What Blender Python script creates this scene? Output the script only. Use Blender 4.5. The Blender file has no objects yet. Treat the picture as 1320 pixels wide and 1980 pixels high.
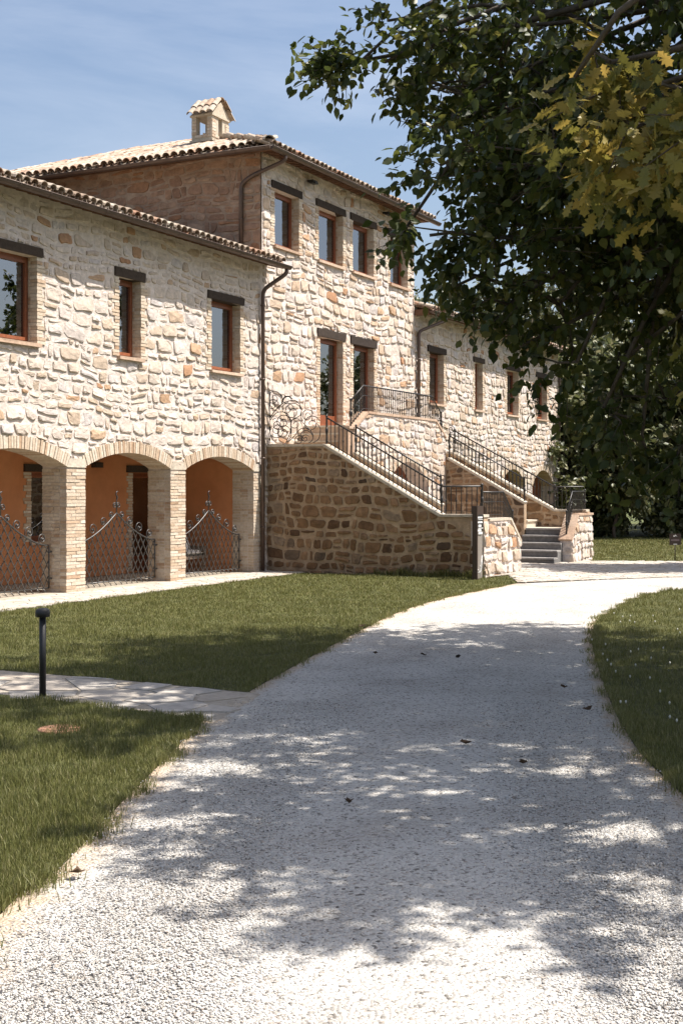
import bpy, math, random
import numpy as np
from mathutils import Vector, Matrix
from mathutils.geometry import tessellate_polygon

# ------------------------------------------------------------------ camera, sky, sun, exposure
scn = bpy.context.scene
C = scn.collection
H, FX, CX, HY = 1.7, 2555.0, 660.0, 945.0          # eye height; focal length, axis and horizon in photo pixels
fw = (0.8921, 0.4518); rt = (0.4518, -0.8921)
cam = bpy.data.objects.new('camera', bpy.data.cameras.new('camera')); C.objects.link(cam)
cam.location = (0, 0, H)
cam.rotation_euler = (math.radians(90), 0, -math.atan2(fw[0], fw[1]))
cam.data.sensor_fit = 'VERTICAL'; cam.data.sensor_height = 36
cam.data.lens = FX / 1980 * 36
cam.data.shift_y = -45 / 1980
cam.data.clip_end = 3000
scn.camera = cam
SUN_EL, SUN_A = math.radians(61), math.radians(62)   # elevation; azimuth measured from +X towards -Y
sdir = Vector((math.cos(SUN_EL)*math.cos(SUN_A), -math.cos(SUN_EL)*math.sin(SUN_A), math.sin(SUN_EL)))
w = bpy.data.worlds.new('World'); scn.world = w; w.use_nodes = True
nt = w.node_tree
sky = nt.nodes.new('ShaderNodeTexSky'); sky.sky_type = 'NISHITA'; sky.sun_disc = False
sky.sun_elevation = SUN_EL
sky.sun_rotation = math.atan2(sdir.x, sdir.y)
sky.air_density = 1.0; sky.dust_density = 3.2; sky.ozone_density = 1.0
tcw = nt.nodes.new('ShaderNodeTexCoord'); mpw = nt.nodes.new('ShaderNodeMapping'); mpw.inputs['Scale'].default_value = (1, 1, 5); mpw.inputs['Rotation'].default_value = (.5, .25, .3)
nw = nt.nodes.new('ShaderNodeTexNoise'); nw.inputs['Scale'].default_value = 2.2; nw.inputs['Detail'].default_value = 7; nw.inputs['Roughness'].default_value = .6; nw.inputs['Distortion'].default_value = .6
mw = nt.nodes.new('ShaderNodeMapRange'); mw.inputs[1].default_value = .42; mw.inputs[2].default_value = .85; mw.inputs[4].default_value = .42      # thin high cirrus all over the sky
xw = nt.nodes.new('ShaderNodeMix'); xw.data_type = 'RGBA'; xw.inputs[7].default_value = (5.2, 5.6, 6.4, 1)
for a_, b_ in ((tcw.outputs['Generated'], mpw.inputs[0]), (mpw.outputs[0], nw.inputs['Vector']), (nw.outputs[0], mw.inputs[0]), (mw.outputs[0], xw.inputs[0]), (sky.outputs[0], xw.inputs[6]), (xw.outputs[2], nt.nodes['Background'].inputs[0])): nt.links.new(a_, b_)
nt.nodes['Background'].inputs[1].default_value = 0.094
sun = bpy.data.objects.new('sun', bpy.data.lights.new('sun', 'SUN')); C.objects.link(sun)
sun.data.energy = 5.0; sun.data.angle = math.radians(0.55); sun.data.color = (1, 0.945, 0.875)
sun.rotation_euler = sdir.to_track_quat('Z', 'Y').to_euler()
sun.location = (0, 0, 60)
vs = scn.view_settings
vs.view_transform = 'Standard'; vs.look = 'None'; vs.exposure = 0.92; vs.gamma = 1.0; vs.use_curve_mapping = False

# ------------------------------------------------------------------ pixel helpers (direction only; distance from what is touched)
def ray(px):
    u = (px - CX) / FX
    return fw[0] + u*rt[0], fw[1] + u*rt[1]
def gnd(px, py, z=0.0):
    d = FX*(H - z)/(py - HY); a, b = ray(px); return (a*d, b*d, z)
def onY(px, py, Y):
    a, b = ray(px); d = Y/b; return (a*d, Y, H - (py - HY)/FX*d)
def cw(r, d, z=0.0):                                   # camera right / forward -> world
    return (fw[0]*d + rt[0]*r, fw[1]*d + rt[1]*r, z)
def proj(p):
    d = p[0]*fw[0] + p[1]*fw[1]; r = p[0]*rt[0] + p[1]*rt[1]
    if d < 0.5: return None
    return CX + FX*r/d, HY - FX*(p[2]-H)/d, d

# ------------------------------------------------------------------ object helpers
WL = {}
def link(o, parent, wloc):
    C.objects.link(o); WL[o.name] = Vector(wloc)
    if parent is not None:
        o.parent = parent; o.location = Vector(wloc) - WL[parent.name]
    else:
        o.location = wloc
    return o
def thing(name, label, cat, loc, group=None):
    o = bpy.data.objects.new(name, None); o.empty_display_size = 0.2
    link(o, None, loc); o['label'] = label; o['category'] = cat
    if group: o['group'] = group
    return o
def tag(o, label, cat, group=None):
    o['label'] = label; o['category'] = cat
    if group: o['group'] = group
    return o
class MB:
    def __init__(s): s.v = []; s.f = []; s.sm = []
    def add(s, vs, fs, smooth=False):
        n = len(s.v); s.v += [tuple(p) for p in vs]; s.f += [[i+n for i in f] for f in fs]; s.sm += [smooth]*len(fs); return s
    def box(s, x0, x1, y0, y1, z0, z1):
        return s.add([(x0,y0,z0),(x1,y0,z0),(x1,y1,z0),(x0,y1,z0),(x0,y0,z1),(x1,y0,z1),(x1,y1,z1),(x0,y1,z1)],
            [(0,3,2,1),(4,5,6,7),(0,1,5,4),(1,2,6,5),(2,3,7,6),(3,0,4,7)])
    def tube(s, pts, r, n=6, cap=True, smooth=True):
        pts = [Vector(p) for p in pts]; m = len(pts); rs = r if isinstance(r, (list, tuple)) else [r]*m
        base = len(s.v); up = None
        for i, p in enumerate(pts):
            t = (pts[min(i+1, m-1)] - pts[max(i-1, 0)])
            t = t.normalized() if t.length > 1e-9 else Vector((0,0,1))
            if up is None:
                up = Vector((0,0,1)) if abs(t.z) < 0.9 else Vector((1,0,0))
            a = (up - t*up.dot(t)); a = a.normalized() if a.length > 1e-6 else t.orthogonal().normalized()
            up = a; b = t.cross(a)
            for k in range(n):
                th = 2*math.pi*k/n + math.pi/n; s.v.append(tuple(p + (a*math.cos(th) + b*math.sin(th))*rs[i]))
        for i in range(m-1):
            for k in range(n):
                k2 = (k+1) % n; s.f.append([base+i*n+k, base+i*n+k2, base+(i+1)*n+k2, base+(i+1)*n+k]); s.sm.append(smooth)
        if cap:
            s.f.append([base+k for k in range(n)][::-1]); s.f.append([base+(m-1)*n+k for k in range(n)]); s.sm += [False]*2
        return s
    def prism(s, poly, f0, f1):                        # poly of (a,b); f(a,b)->3D for the two ends
        n = len(poly)
        return s.add([f0(*p) for p in poly] + [f1(*p) for p in poly],
            [list(range(n))[::-1], [n+i for i in range(n)]] + [[i, (i+1) % n, n+(i+1) % n, n+i] for i in range(n)])
    def build(s, name, mat, parent=None, kind=None, org=None):
        V = np.array(s.v, dtype=float).reshape(-1, 3)
        if org is None:
            lo, hi = V.min(0), V.max(0); org = ((lo[0]+hi[0])/2, (lo[1]+hi[1])/2, lo[2])
        me = bpy.data.meshes.new(name)
        me.from_pydata((V - np.array(org)).tolist(), [], s.f)
        me.polygons.foreach_set('use_smooth', s.sm); me.update()
        if mat: me.materials.append(M[mat])
        o = bpy.data.objects.new(name, me); link(o, parent, org)
        if kind: o['kind'] = kind
        return o
def np_mesh(name, V, F, mat, parent=None, kind=None, org=(0,0,0), smooth=False):
    """V (n,3) and F (m,3) arrays of triangles -> one mesh object"""
    me = bpy.data.meshes.new(name); V = np.asarray(V, dtype=np.float32) - np.array(org, dtype=np.float32); F = np.asarray(F, dtype=np.int32)
    me.vertices.add(len(V)); me.vertices.foreach_set('co', V.ravel())
    me.loops.add(F.size); me.loops.foreach_set('vertex_index', F.ravel())
    me.polygons.add(len(F)); me.polygons.foreach_set('loop_start', np.arange(len(F), dtype=np.int32)*3)
    me.polygons.foreach_set('loop_total', np.full(len(F), 3, dtype=np.int32))
    if smooth: me.polygons.foreach_set('use_smooth', np.ones(len(F), dtype=bool))
    me.update(calc_edges=True); me.validate()
    if mat: me.materials.append(M[mat])
    o = bpy.data.objects.new(name, me); link(o, parent, org)
    if kind: o['kind'] = kind
    return o
class Pieces:
    """many alike pieces of one thing: the 300 that show largest become objects, the rest one joined part"""
    def __init__(s): s.items = []
    def add(s, verts, faces, smooth=False):
        V = np.array(verts, dtype=float); c = V.mean(0); p = proj(c); size = np.prod(np.sort(V.max(0)-V.min(0))[1:])
        if p is None: sc = 0
        else: sc = size/p[2]**2 * (1 if -15 < p[0] < 1335 and -15 < p[1] < 1995 else 0.001)
        s.items.append((sc, verts, faces, smooth))
    def finish(s, name, rest, mat, parent, limit=300):
        s.items.sort(key=lambda t: -t[0])
        for sc, v, f, sm in s.items[:limit]: MB().add(v, f, sm).build(name, mat, parent)
        if len(s.items) > limit:
            mb = MB()
            for sc, v, f, sm in s.items[limit:]: mb.add(v, f, sm)
            mb.build(rest, mat, parent, 'stuff')

# ------------------------------------------------------------------ materials
M = {}
def ramp(nt, stops, interp='LINEAR'):
    n = nt.nodes.new('ShaderNodeValToRGB'); n.color_ramp.interpolation = interp; e = n.color_ramp.elements
    while len(e) < len(stops): e.new(0.5)
    for el, (p, c) in zip(e, stops): el.position = p; el.color = (*c, 1)
    return n
def mat(name, stops, rough=0.85, rnd=True, noise=None, noise_amt=0.25, bump=None, spec=0.3, metal=0.0, trans=0.0, interp='LINEAR', coat=None, stain=None):
    """procedural: colour from per-piece random through a ramp, varied by noise; optional bumps [(scale, strength, dist)]"""
    m = bpy.data.materials.new(name); m.use_nodes = True; t = m.node_tree; L = t.links.new
    p = t.nodes['Principled BSDF']; p.inputs['Roughness'].default_value = rough; p.inputs['Specular IOR Level'].default_value = spec; p.inputs['Metallic'].default_value = metal
    geo = t.nodes.new('ShaderNodeNewGeometry'); oi = t.nodes.new('ShaderNodeObjectInfo'); tc = t.nodes.new('ShaderNodeNewGeometry')
    pos = geo.outputs['Position']
    add = t.nodes.new('ShaderNodeMath'); add.operation = 'ADD'; L(geo.outputs['Random Per Island'], add.inputs[0]); L(oi.outputs['Random'], add.inputs[1])
    fr = t.nodes.new('ShaderNodeMath'); fr.operation = 'FRACT'; L(add.outputs[0], fr.inputs[0])
    r = ramp(t, stops, interp)
    if rnd: L(fr.outputs[0], r.inputs[0])
    else:
        n0 = t.nodes.new('ShaderNodeTexNoise'); n0.inputs['Scale'].default_value = noise or 3; n0.inputs['Detail'].default_value = 5; L(pos, n0.inputs['Vector'])
        mr = t.nodes.new('ShaderNodeMapRange'); mr.inputs[1].default_value = 0.3; mr.inputs[2].default_value = 0.7; L(n0.outputs[0], mr.inputs[0]); L(mr.outputs[0], r.inputs[0])
    col = r.outputs[0]
    if noise and noise_amt:
        n1 = t.nodes.new('ShaderNodeTexNoise'); n1.inputs['Scale'].default_value = noise*2.3; n1.inputs['Detail'].default_value = 6; n1.inputs['Roughness'].default_value = 0.65; L(pos, n1.inputs['Vector'])
        m1 = t.nodes.new('ShaderNodeMapRange'); m1.inputs[1].default_value = 0.3; m1.inputs[2].default_value = 0.72; m1.inputs[3].default_value = 1-noise_amt; m1.inputs[4].default_value = 1+noise_amt*0.6; L(n1.outputs[0], m1.inputs[0])
        mx = t.nodes.new('ShaderNodeMix'); mx.data_type = 'RGBA'; mx.blend_type = 'MULTIPLY'; mx.inputs[0].default_value = 1
        L(col, mx.inputs[6]); L(m1.outputs[0], mx.inputs[7]); col = mx.outputs[2]
    if stain:                                           # damp or lichen patches with a shape of their own: (scale, lo, hi, colour)
        n2 = t.nodes.new('ShaderNodeTexNoise'); n2.inputs['Scale'].default_value = stain[0]; n2.inputs['Detail'].default_value = 4; L(pos, n2.inputs['Vector'])
        m2 = t.nodes.new('ShaderNodeMapRange'); m2.inputs[1].default_value = stain[1]; m2.inputs[2].default_value = stain[2]; m2.inputs[4].default_value = stain[4] if len(stain) > 4 else 0.8; L(n2.outputs[0], m2.inputs[0])
        mx = t.nodes.new('ShaderNodeMix'); mx.data_type = 'RGBA'; L(m2.outputs[0], mx.inputs[0]); L(col, mx.inputs[6]); mx.inputs[7].default_value = (*stain[3], 1); col = mx.outputs[2]
    L(col, p.inputs['Base Color'])
    nrm = None
    for sc, st, di in (bump or []):
        nb = t.nodes.new('ShaderNodeTexNoise'); nb.inputs['Scale'].default_value = sc; nb.inputs['Detail'].default_value = 4; L(pos, nb.inputs['Vector'])
        b = t.nodes.new('ShaderNodeBump'); b.inputs['Strength'].default_value = st; b.inputs['Distance'].default_value = di; L(nb.outputs[0], b.inputs['Height'])
        if nrm: L(nrm, b.inputs['Normal'])
        nrm = b.outputs[0]
    if nrm: L(nrm, p.inputs['Normal'])
    if trans:                                           # leaves let light through
        tb = t.nodes.new('ShaderNodeBsdfTranslucent'); ms = t.nodes.new('ShaderNodeMixShader'); ms.inputs[0].default_value = trans
        hs = t.nodes.new('ShaderNodeHueSaturation'); hs.inputs['Value'].default_value = 1.5; hs.inputs['Hue'].default_value = 0.485; L(col, hs.inputs['Color']); L(hs.outputs[0], tb.inputs[0])
        L(p.outputs[0], ms.inputs[1]); L(tb.outputs[0], ms.inputs[2]); L(ms.outputs[0], t.nodes['Material Output'].inputs[0])
    M[name] = m
    return m
SB = [(9, 0.5, 0.03), (45, 0.6, 0.012)]
mat('stone', [(0, (.46,.36,0.269)), (.18, (.56,.47,0.392)), (.4, (.63,.55,0.493)), (.62, (.55,.45,0.358)), (.76, (.51,.46,0.437)), (.90, (.52,.41,0.314)), (.96, (.45,.30,0.190)), (1, (.40,.22,0.123))], noise=5, noise_amt=.3, bump=SB)
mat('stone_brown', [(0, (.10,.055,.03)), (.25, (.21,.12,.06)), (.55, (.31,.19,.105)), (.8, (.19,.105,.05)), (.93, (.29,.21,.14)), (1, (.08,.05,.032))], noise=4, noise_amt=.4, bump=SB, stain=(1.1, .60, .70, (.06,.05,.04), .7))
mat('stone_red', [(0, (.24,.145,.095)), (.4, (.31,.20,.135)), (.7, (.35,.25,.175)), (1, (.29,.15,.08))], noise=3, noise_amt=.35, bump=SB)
mat('mortar', [(0, (.57,.49,0.426)), (1, (.67,.59,0.538))], rnd=False, noise=6, noise_amt=.2, bump=[(14, .6, .03), (60, .6, .01)])
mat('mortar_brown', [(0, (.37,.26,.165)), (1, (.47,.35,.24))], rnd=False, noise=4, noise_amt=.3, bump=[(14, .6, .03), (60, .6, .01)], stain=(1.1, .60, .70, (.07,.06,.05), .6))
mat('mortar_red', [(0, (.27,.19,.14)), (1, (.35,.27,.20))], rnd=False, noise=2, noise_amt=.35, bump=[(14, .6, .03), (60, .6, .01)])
mat('brick', [(0, (.49,.37,.26)), (.3, (.57,.47,.36)), (.6, (.62,.54,.44)), (.85, (.53,.41,.30)), (1, (.42,.28,.18))], noise=9, noise_amt=.25, bump=[(50, .5, .01)])
mat('brick_mortar', [(0, (.46,.39,.30)), (1, (.53,.46,.36))], rnd=False, noise=8, noise_amt=.2, bump=[(50, .5, .01)])
mat('terracotta_coping', [(0, (.43,.29,.20)), (1, (.53,.40,.30))], noise=6, noise_amt=.3, bump=[(40, .4, .01)])
mat('pale_stone', [(0, (.50,.43,.34)), (1, (.58,.52,.43))], noise=5, noise_amt=.25, bump=[(30, .5, .01)])
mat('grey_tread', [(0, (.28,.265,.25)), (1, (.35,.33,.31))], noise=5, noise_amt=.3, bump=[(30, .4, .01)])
mat('grey_step', [(0, (.15,.145,.14)), (1, (.20,.19,.185))], noise=5, noise_amt=.3, bump=[(30, .4, .01)])  # grey stone, with the tree's shade on the risers darkened into the colour
mat('plaster', [(0, (.50,.20,.085)), (1, (.57,.25,.115))], rnd=False, noise=1.6, noise_amt=.12, bump=[(40, .25, .008)])
mat('white_plaster', [(0, (.6,.57,.5)), (1, (.66,.63,.57))], rnd=False, noise=2, noise_amt=.1)
mat('tile', [(0, (.30,.20,.14)), (.25, (.42,.33,.25)), (.55, (.50,.43,.35)), (.8, (.38,.28,.20)), (1, (.40,.22,.14))], noise=7, noise_amt=.4, bump=[(30, .4, .01)], stain=(9, .58, .7, (.12,.11,.09), .7))
mat('dark_timber', [(0, (.035,.024,.018)), (1, (.06,.042,.03))], noise=8, noise_amt=.4, bump=[(30, .5, .01)])
mat('eave_timber', [(0, (.10,.05,.03)), (1, (.16,.085,.05))], noise=8, noise_amt=.3, bump=[(30, .4, .01)])
mat('red_wood', [(0, (.20,.062,.025)), (1, (.26,.085,.035))], noise=10, noise_amt=.3, rough=.45, spec=.5)
mat('copper_brown', [(0, (.085,.058,.045)), (1, (.11,.075,.06))], noise=3, noise_amt=.25, rough=.45, spec=.5, metal=.3)
mat('iron', [(0, (.055,.052,.05)), (1, (.085,.08,.075))], noise=30, noise_amt=.4, rough=.42, spec=.6, metal=.35)
mat('dark_iron', [(0, (.022,.02,.02)), (1, (.035,.032,.03))], noise=30, noise_amt=.4, rough=.42, spec=.6, metal=.3)
mat('black_metal', [(0, (.012,.012,.013)), (1, (.016,.016,.016))], noise=20, noise_amt=.2, rough=.5, spec=.5)
mat('brown_metal', [(0, (.045,.026,.02)), (1, (.055,.032,.025))], noise=10, noise_amt=.2, rough=.4, spec=.5)
mat('grey_panel', [(0, (.20,.17,.15)), (1, (.24,.21,.185))], noise=2, noise_amt=.1, rough=.3, spec=.5)
mat('white_print', [(0, (.75,.75,.73)), (1, (.8,.8,.78))], noise=2, noise_amt=.03, rough=.5)
mat('mauve_print', [(0, (.22,.17,.18)), (1, (.25,.19,.2))], noise=2, noise_amt=.03, rough=.5)
mat('curtain', [(0, (.74,.72,.69)), (1, (.8,.78,.75))], noise=2, noise_amt=.08, rough=.9)
mat('cushion', [(0, (.72,.7,.66)), (1, (.78,.76,.72))], noise=2, noise_amt=.06, rough=.9)
mat('wicker', [(0, (.14,.10,.075)), (1, (.2,.15,.11))], noise=40, noise_amt=.4)
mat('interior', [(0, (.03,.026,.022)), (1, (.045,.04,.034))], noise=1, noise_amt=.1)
mat('bark', [(0, (.085,.065,.048)), (1, (.13,.10,.075))], rnd=False, noise=6, noise_amt=.4, bump=[(18, .8, .03)])
mat('leaf', [(0, (.030,.044,.010)), (.4, (.048,.066,.014)), (.8, (.085,.10,.022)), (1, (.13,.125,.03))], rough=.46, spec=.42, trans=.38)
mat('oak_leaf', [(0, (.09,.09,.018)), (.3, (.16,.15,.028)), (.6, (.26,.215,.042)), (.85, (.32,.24,.055)), (1, (.11,.12,.024))], rough=.5, spec=.35, trans=.36)
mat('far_leaf', [(0, (.045,.058,.018)), (.5, (.095,.11,.04)), (1, (.22,.21,.11))], rough=.45, spec=.5, trans=.25)
mat('dead_leaf', [(0, (.03,.022,.014)), (1, (.09,.05,.025))], rough=.8)
mat('blade', [(0, (.085,.095,.024)), (.4, (.14,.145,.042)), (.8, (.19,.19,.068)), (1, (.28,.25,.125))], rough=.5, spec=.35, trans=.25)
mat('clover', [(0, (.6,.58,.5)), (1, (.7,.68,.6))], rough=.8)
mat('lawn', [(0, (.06,.065,.018)), (.5, (.10,.105,.03)), (1, (.14,.135,.045))], rnd=False, noise=2.2, noise_amt=.35, bump=[(60, 1, .04)])
mat('ground', [(0, (.06,.075,.022)), (1, (.11,.12,.04))], rnd=False, noise=.4, noise_amt=.3, bump=[(20, .8, .04)])
mat('pebble', [(0, (.12,.11,.10)), (.09, (.26,.24,.22)), (.2, (.46,.44,.41)), (.7, (.57,.55,.52)), (.9, (.50,.45,.39)), (1, (.22,.18,.15))], noise=60, noise_amt=.1, rough=.8)
mat('flagstone', [(0, (.36,.33,.29)), (.5, (.46,.42,.37)), (1, (.39,.33,.26))], noise=5, noise_amt=.25, bump=[(25, .4, .012)])
mat('joint', [(0, (.32,.27,.21)), (1, (.42,.37,.30))], rnd=False, noise=9, noise_amt=.25, bump=[(50, .5, .01)])
mat('rust_lid', [(0, (.30,.15,.09)), (1, (.36,.19,.12))], noise=12, noise_amt=.3)
# gravel sheet: pale stones over sandy earth towards the edges (vertex attribute 'edge')
def gravel_mat():
    m = mat('gravel', [(0, (.40,.38,.355)), (.5, (.49,.475,.45)), (1, (.53,.515,.49))], rnd=False, noise=1.2, noise_amt=0, rough=.9)
    t = m.node_tree; L = t.links.new; p = t.nodes['Principled BSDF']; col = p.inputs['Base Color'].links[0].from_socket
    geo = t.nodes.new('ShaderNodeNewGeometry')
    vo = t.nodes.new('ShaderNodeTexVoronoi'); vo.inputs['Scale'].default_value = 62; L(geo.outputs['Position'], vo.inputs['Vector'])
    sp = t.nodes.new('ShaderNodeSeparateColor'); L(vo.outputs['Color'], sp.inputs[0])
    rr = ramp(t, [(0, (.25,.23,.21)), (.14, (.8,.78,.74)), (.6, (1.02,1.0,.97)), (.92, (1.08,1.06,1.02)), (1, (.62,.55,.48))]); L(sp.outputs[0], rr.inputs[0])
    mx = t.nodes.new('ShaderNodeMix'); mx.data_type = 'RGBA'; mx.blend_type = 'MULTIPLY'; mx.inputs[0].default_value = 1; L(col, mx.inputs[6]); L(rr.outputs[0], mx.inputs[7])
    at = t.nodes.new('ShaderNodeAttribute'); at.attribute_name = 'edge'
    nz = t.nodes.new('ShaderNodeTexNoise'); nz.inputs['Scale'].default_value = 4; nz.inputs['Detail'].default_value = 5; L(geo.outputs['Position'], nz.inputs['Vector'])
    ad = t.nodes.new('ShaderNodeMath'); ad.operation = 'MULTIPLY_ADD'; L(nz.outputs[0], ad.inputs[0]); ad.inputs[1].default_value = 1.1; L(at.outputs['Fac'], ad.inputs[2])
    mr = t.nodes.new('ShaderNodeMapRange'); mr.inputs[1].default_value = 1.0; mr.inputs[2].default_value = 1.5; mr.inputs[4].default_value = .85; L(ad.outputs[0], mr.inputs[0])
    m2 = t.nodes.new('ShaderNodeMix'); m2.data_type = 'RGBA'; L(mr.outputs[0], m2.inputs[0]); L(mx.outputs[2], m2.inputs[6]); m2.inputs[7].default_value = (.44,.33,.22, 1)
    L(m2.outputs[2], p.inputs['Base Color'])
    b = t.nodes.new('ShaderNodeBump'); b.inputs['Strength'].default_value = .9; b.inputs['Distance'].default_value = .014; b.invert = True; L(vo.outputs['Distance'], b.inputs['Height']); L(b.outputs[0], p.inputs['Normal'])
gravel_mat()
def glass_mat():
    m = bpy.data.materials.new('glass'); m.use_nodes = True; t = m.node_tree; L = t.links.new; t.nodes.remove(t.nodes['Principled BSDF'])
    g = t.nodes.new('ShaderNodeBsdfGlossy'); g.inputs['Roughness'].default_value = .01; g.inputs['Color'].default_value = (.92,.95,1,1)
    tr = t.nodes.new('ShaderNodeBsdfTransparent'); tr.inputs[0].default_value = (.8,.84,.84,1)
    f = t.nodes.new('ShaderNodeFresnel'); f.inputs[0].default_value = 3.2
    ms = t.nodes.new('ShaderNodeMixShader'); L(f.outputs[0], ms.inputs[0]); L(tr.outputs[0], ms.inputs[1]); L(g.outputs[0], ms.inputs[2])
    L(ms.outputs[0], t.nodes['Material Output'].inputs[0]); M['glass'] = m
glass_mat()

# ------------------------------------------------------------------ 2D layout of rubble: Voronoi cells
def clip(poly, a, b, c):
    out = []; n = len(poly)
    for i in range(n):
        p, q = poly[i], poly[(i+1) % n]; dp = a*p[0]+b*p[1]-c; dq = a*q[0]+b*q[1]-c
        if dp <= 0: out.append(p)
        if (dp < 0) != (dq < 0) and abs(dp-dq) > 1e-12:
            s = dp/(dp-dq); out.append((p[0]+(q[0]-p[0])*s, p[1]+(q[1]-p[1])*s))
    return out
def area(p): return 0.5*sum(p[i][0]*p[(i+1) % len(p)][1]-p[(i+1) % len(p)][0]*p[i][1] for i in range(len(p))) if len(p) > 2 else 0
def edges_out(poly):                                   # ccw convex polygon -> half planes a x + b y <= c inside
    r = []
    for i in range(len(poly)):
        p, q = poly[i], poly[(i+1) % len(poly)]; a, b = q[1]-p[1], -(q[0]-p[0]); l = math.hypot(a, b)
        if l > 1e-9: r.append((a/l, b/l, (a*p[0]+b*p[1])/l))
    return r
def inset(poly, g):
    r = poly
    for a, b, c in edges_out(poly):
        r = clip(r, a, b, c-g)
        if len(r) < 3: return []
    return r
def cells(x0, x1, z0, z1, hh, ww, rng, holes=(), limits=(), jit=.16, asp=1.15):
    sites = []; z = z0
    while z < z1:
        rh = rng.uniform(*hh); x = x0 - rng.uniform(0, .2)
        while x < x1:
            wd = rng.uniform(*ww)*(0.6+0.5*rh/hh[1]); sites.append((x+wd/2+rng.uniform(-1, 1)*jit*wd, (z+rh/2+rng.uniform(-1, 1)*jit*rh)*asp)); x += wd
        z += rh
    g = max(ww[1], hh[1])*1.3; grid = {}
    for i, s in enumerate(sites): grid.setdefault((int(s[0]//g), int(s[1]//g)), []).append(i)
    hp = [edges_out(h) for h in holes]; out = []
    for i, s in enumerate(sites):
        poly = [(s[0]-g, s[1]-g), (s[0]+g, s[1]-g), (s[0]+g, s[1]+g), (s[0]-g, s[1]+g)]
        k = (int(s[0]//g), int(s[1]//g)); nb = []
        for dx in (-1, 0, 1):
            for dy in (-1, 0, 1): nb += grid.get((k[0]+dx, k[1]+dy), [])
        nb = sorted((j for j in nb if j != i), key=lambda j: (sites[j][0]-s[0])**2+(sites[j][1]-s[1])**2)[:18]
        for j in nb:
            q = sites[j]; a, b = q[0]-s[0], q[1]-s[1]; poly = clip(poly, a, b, a*(s[0]+q[0])/2+b*(s[1]+q[1])/2)
            if len(poly) < 3: break
        if len(poly) < 3: continue
        poly = [(p[0], p[1]/asp) for p in poly]
        for a, b, c in ((-1, 0, -x0), (1, 0, x1), (0, -1, -z0), (0, 1, z1)) + tuple(limits):
            poly = clip(poly, a, b, c)
            if len(poly) < 3: break
        for hpl in hp:
            if len(poly) < 3: break
            t = poly
            for a, b, c in hpl:
                t = clip(t, a, b, c)
                if len(t) < 3: break
            if len(t) >= 3 and abs(area(t)) > 1e-4:
                poly = max((clip(poly, -a, -b, -c) for a, b, c in hpl), key=lambda q: abs(area(q)) if len(q) > 2 else 0)
        if len(poly) >= 3 and abs(area(poly)) > .0035: out.append(poly)
    return out
def coursed(x0, x1, z0, z1, hh, ww, rng, holes=(), limits=()):
    """roughly squared rubble in wavering courses, some stones split into two thin ones"""
    ph = [rng.uniform(0, 6) for _ in range(4)]; out = []
    wave = lambda x, z: z+.045*math.sin(x*1.3+ph[0]+z*.9)+.028*math.sin(x*3.1+ph[1]+z*2.1)+.016*math.sin(x*7.3+ph[2]+z*3.7)
    hp = [edges_out(h) for h in holes]; z = z0-.12
    while z < z1+.1:
        rh = rng.uniform(*hh); x = x0-rng.uniform(0, .3); sl = 0
        while x < x1:
            wd = rng.uniform(*ww)*(.55+.6*rh/hh[1]); sr = rng.uniform(-.16, .16)*rh
            t = lambda: rng.uniform(0, .02)
            big = rng.random()
            up = rng.uniform(-.012, .02)
            lo = [(x+sl, 0), (x+wd+sr, 0), (x+wd-sr, rh), (x-sl, rh)]
            parts = [lo]
            if rh > .16 and big < .24:
                k = rng.uniform(.35, .65); m0, m1 = (x+sl*(1-2*k), rh*(k+rng.uniform(-.1, .1))), (x+wd+sr*(1-2*k), rh*(k+rng.uniform(-.1, .1))); parts = [[lo[0], lo[1], m1, m0], [m0, m1, lo[2], lo[3]]]
            elif rh > .18 and big < .34 and wd > .26:
                k = rng.uniform(.3, .7); a, b = (x+wd*k+rng.uniform(-.02, .02), 0), (x+wd*k+rng.uniform(-.04, .04), rh); parts = [[lo[0], a, b, lo[3]], [a, lo[1], lo[2], b]]
            for q in parts:
                tr = [t(), t(), t(), t()]
                q = [(q[0][0]+tr[3], q[0][1]+tr[0]), (q[1][0]-tr[1], q[1][1]+t()), (q[2][0]-tr[1]*rng.random(), q[2][1]-tr[2]), (q[3][0]+tr[3]*rng.random(), q[3][1]-t())]
                poly = [(p[0], wave(p[0], z+p[1])) for p in q]
                for a, b, c in ((-1, 0, -x0), (1, 0, x1), (0, -1, -z0), (0, 1, z1))+tuple(limits):
                    poly = clip(poly, a, b, c)
                    if len(poly) < 3: break
                for hpl in hp:
                    if len(poly) < 3: break
                    tt = poly
                    for a, b, c in hpl:
                        tt = clip(tt, a, b, c)
                        if len(tt) < 3: break
                    if len(tt) >= 3 and abs(area(tt)) > 1e-4:
                        poly = max((clip(poly, -a, -b, -c) for a, b, c in hpl), key=lambda q: abs(area(q)) if len(q) > 2 else 0)
                if len(poly) >= 3 and abs(area(poly)) > .0035: out.append(poly)
            x += wd; sl = sr
        z += rh
    return out
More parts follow.
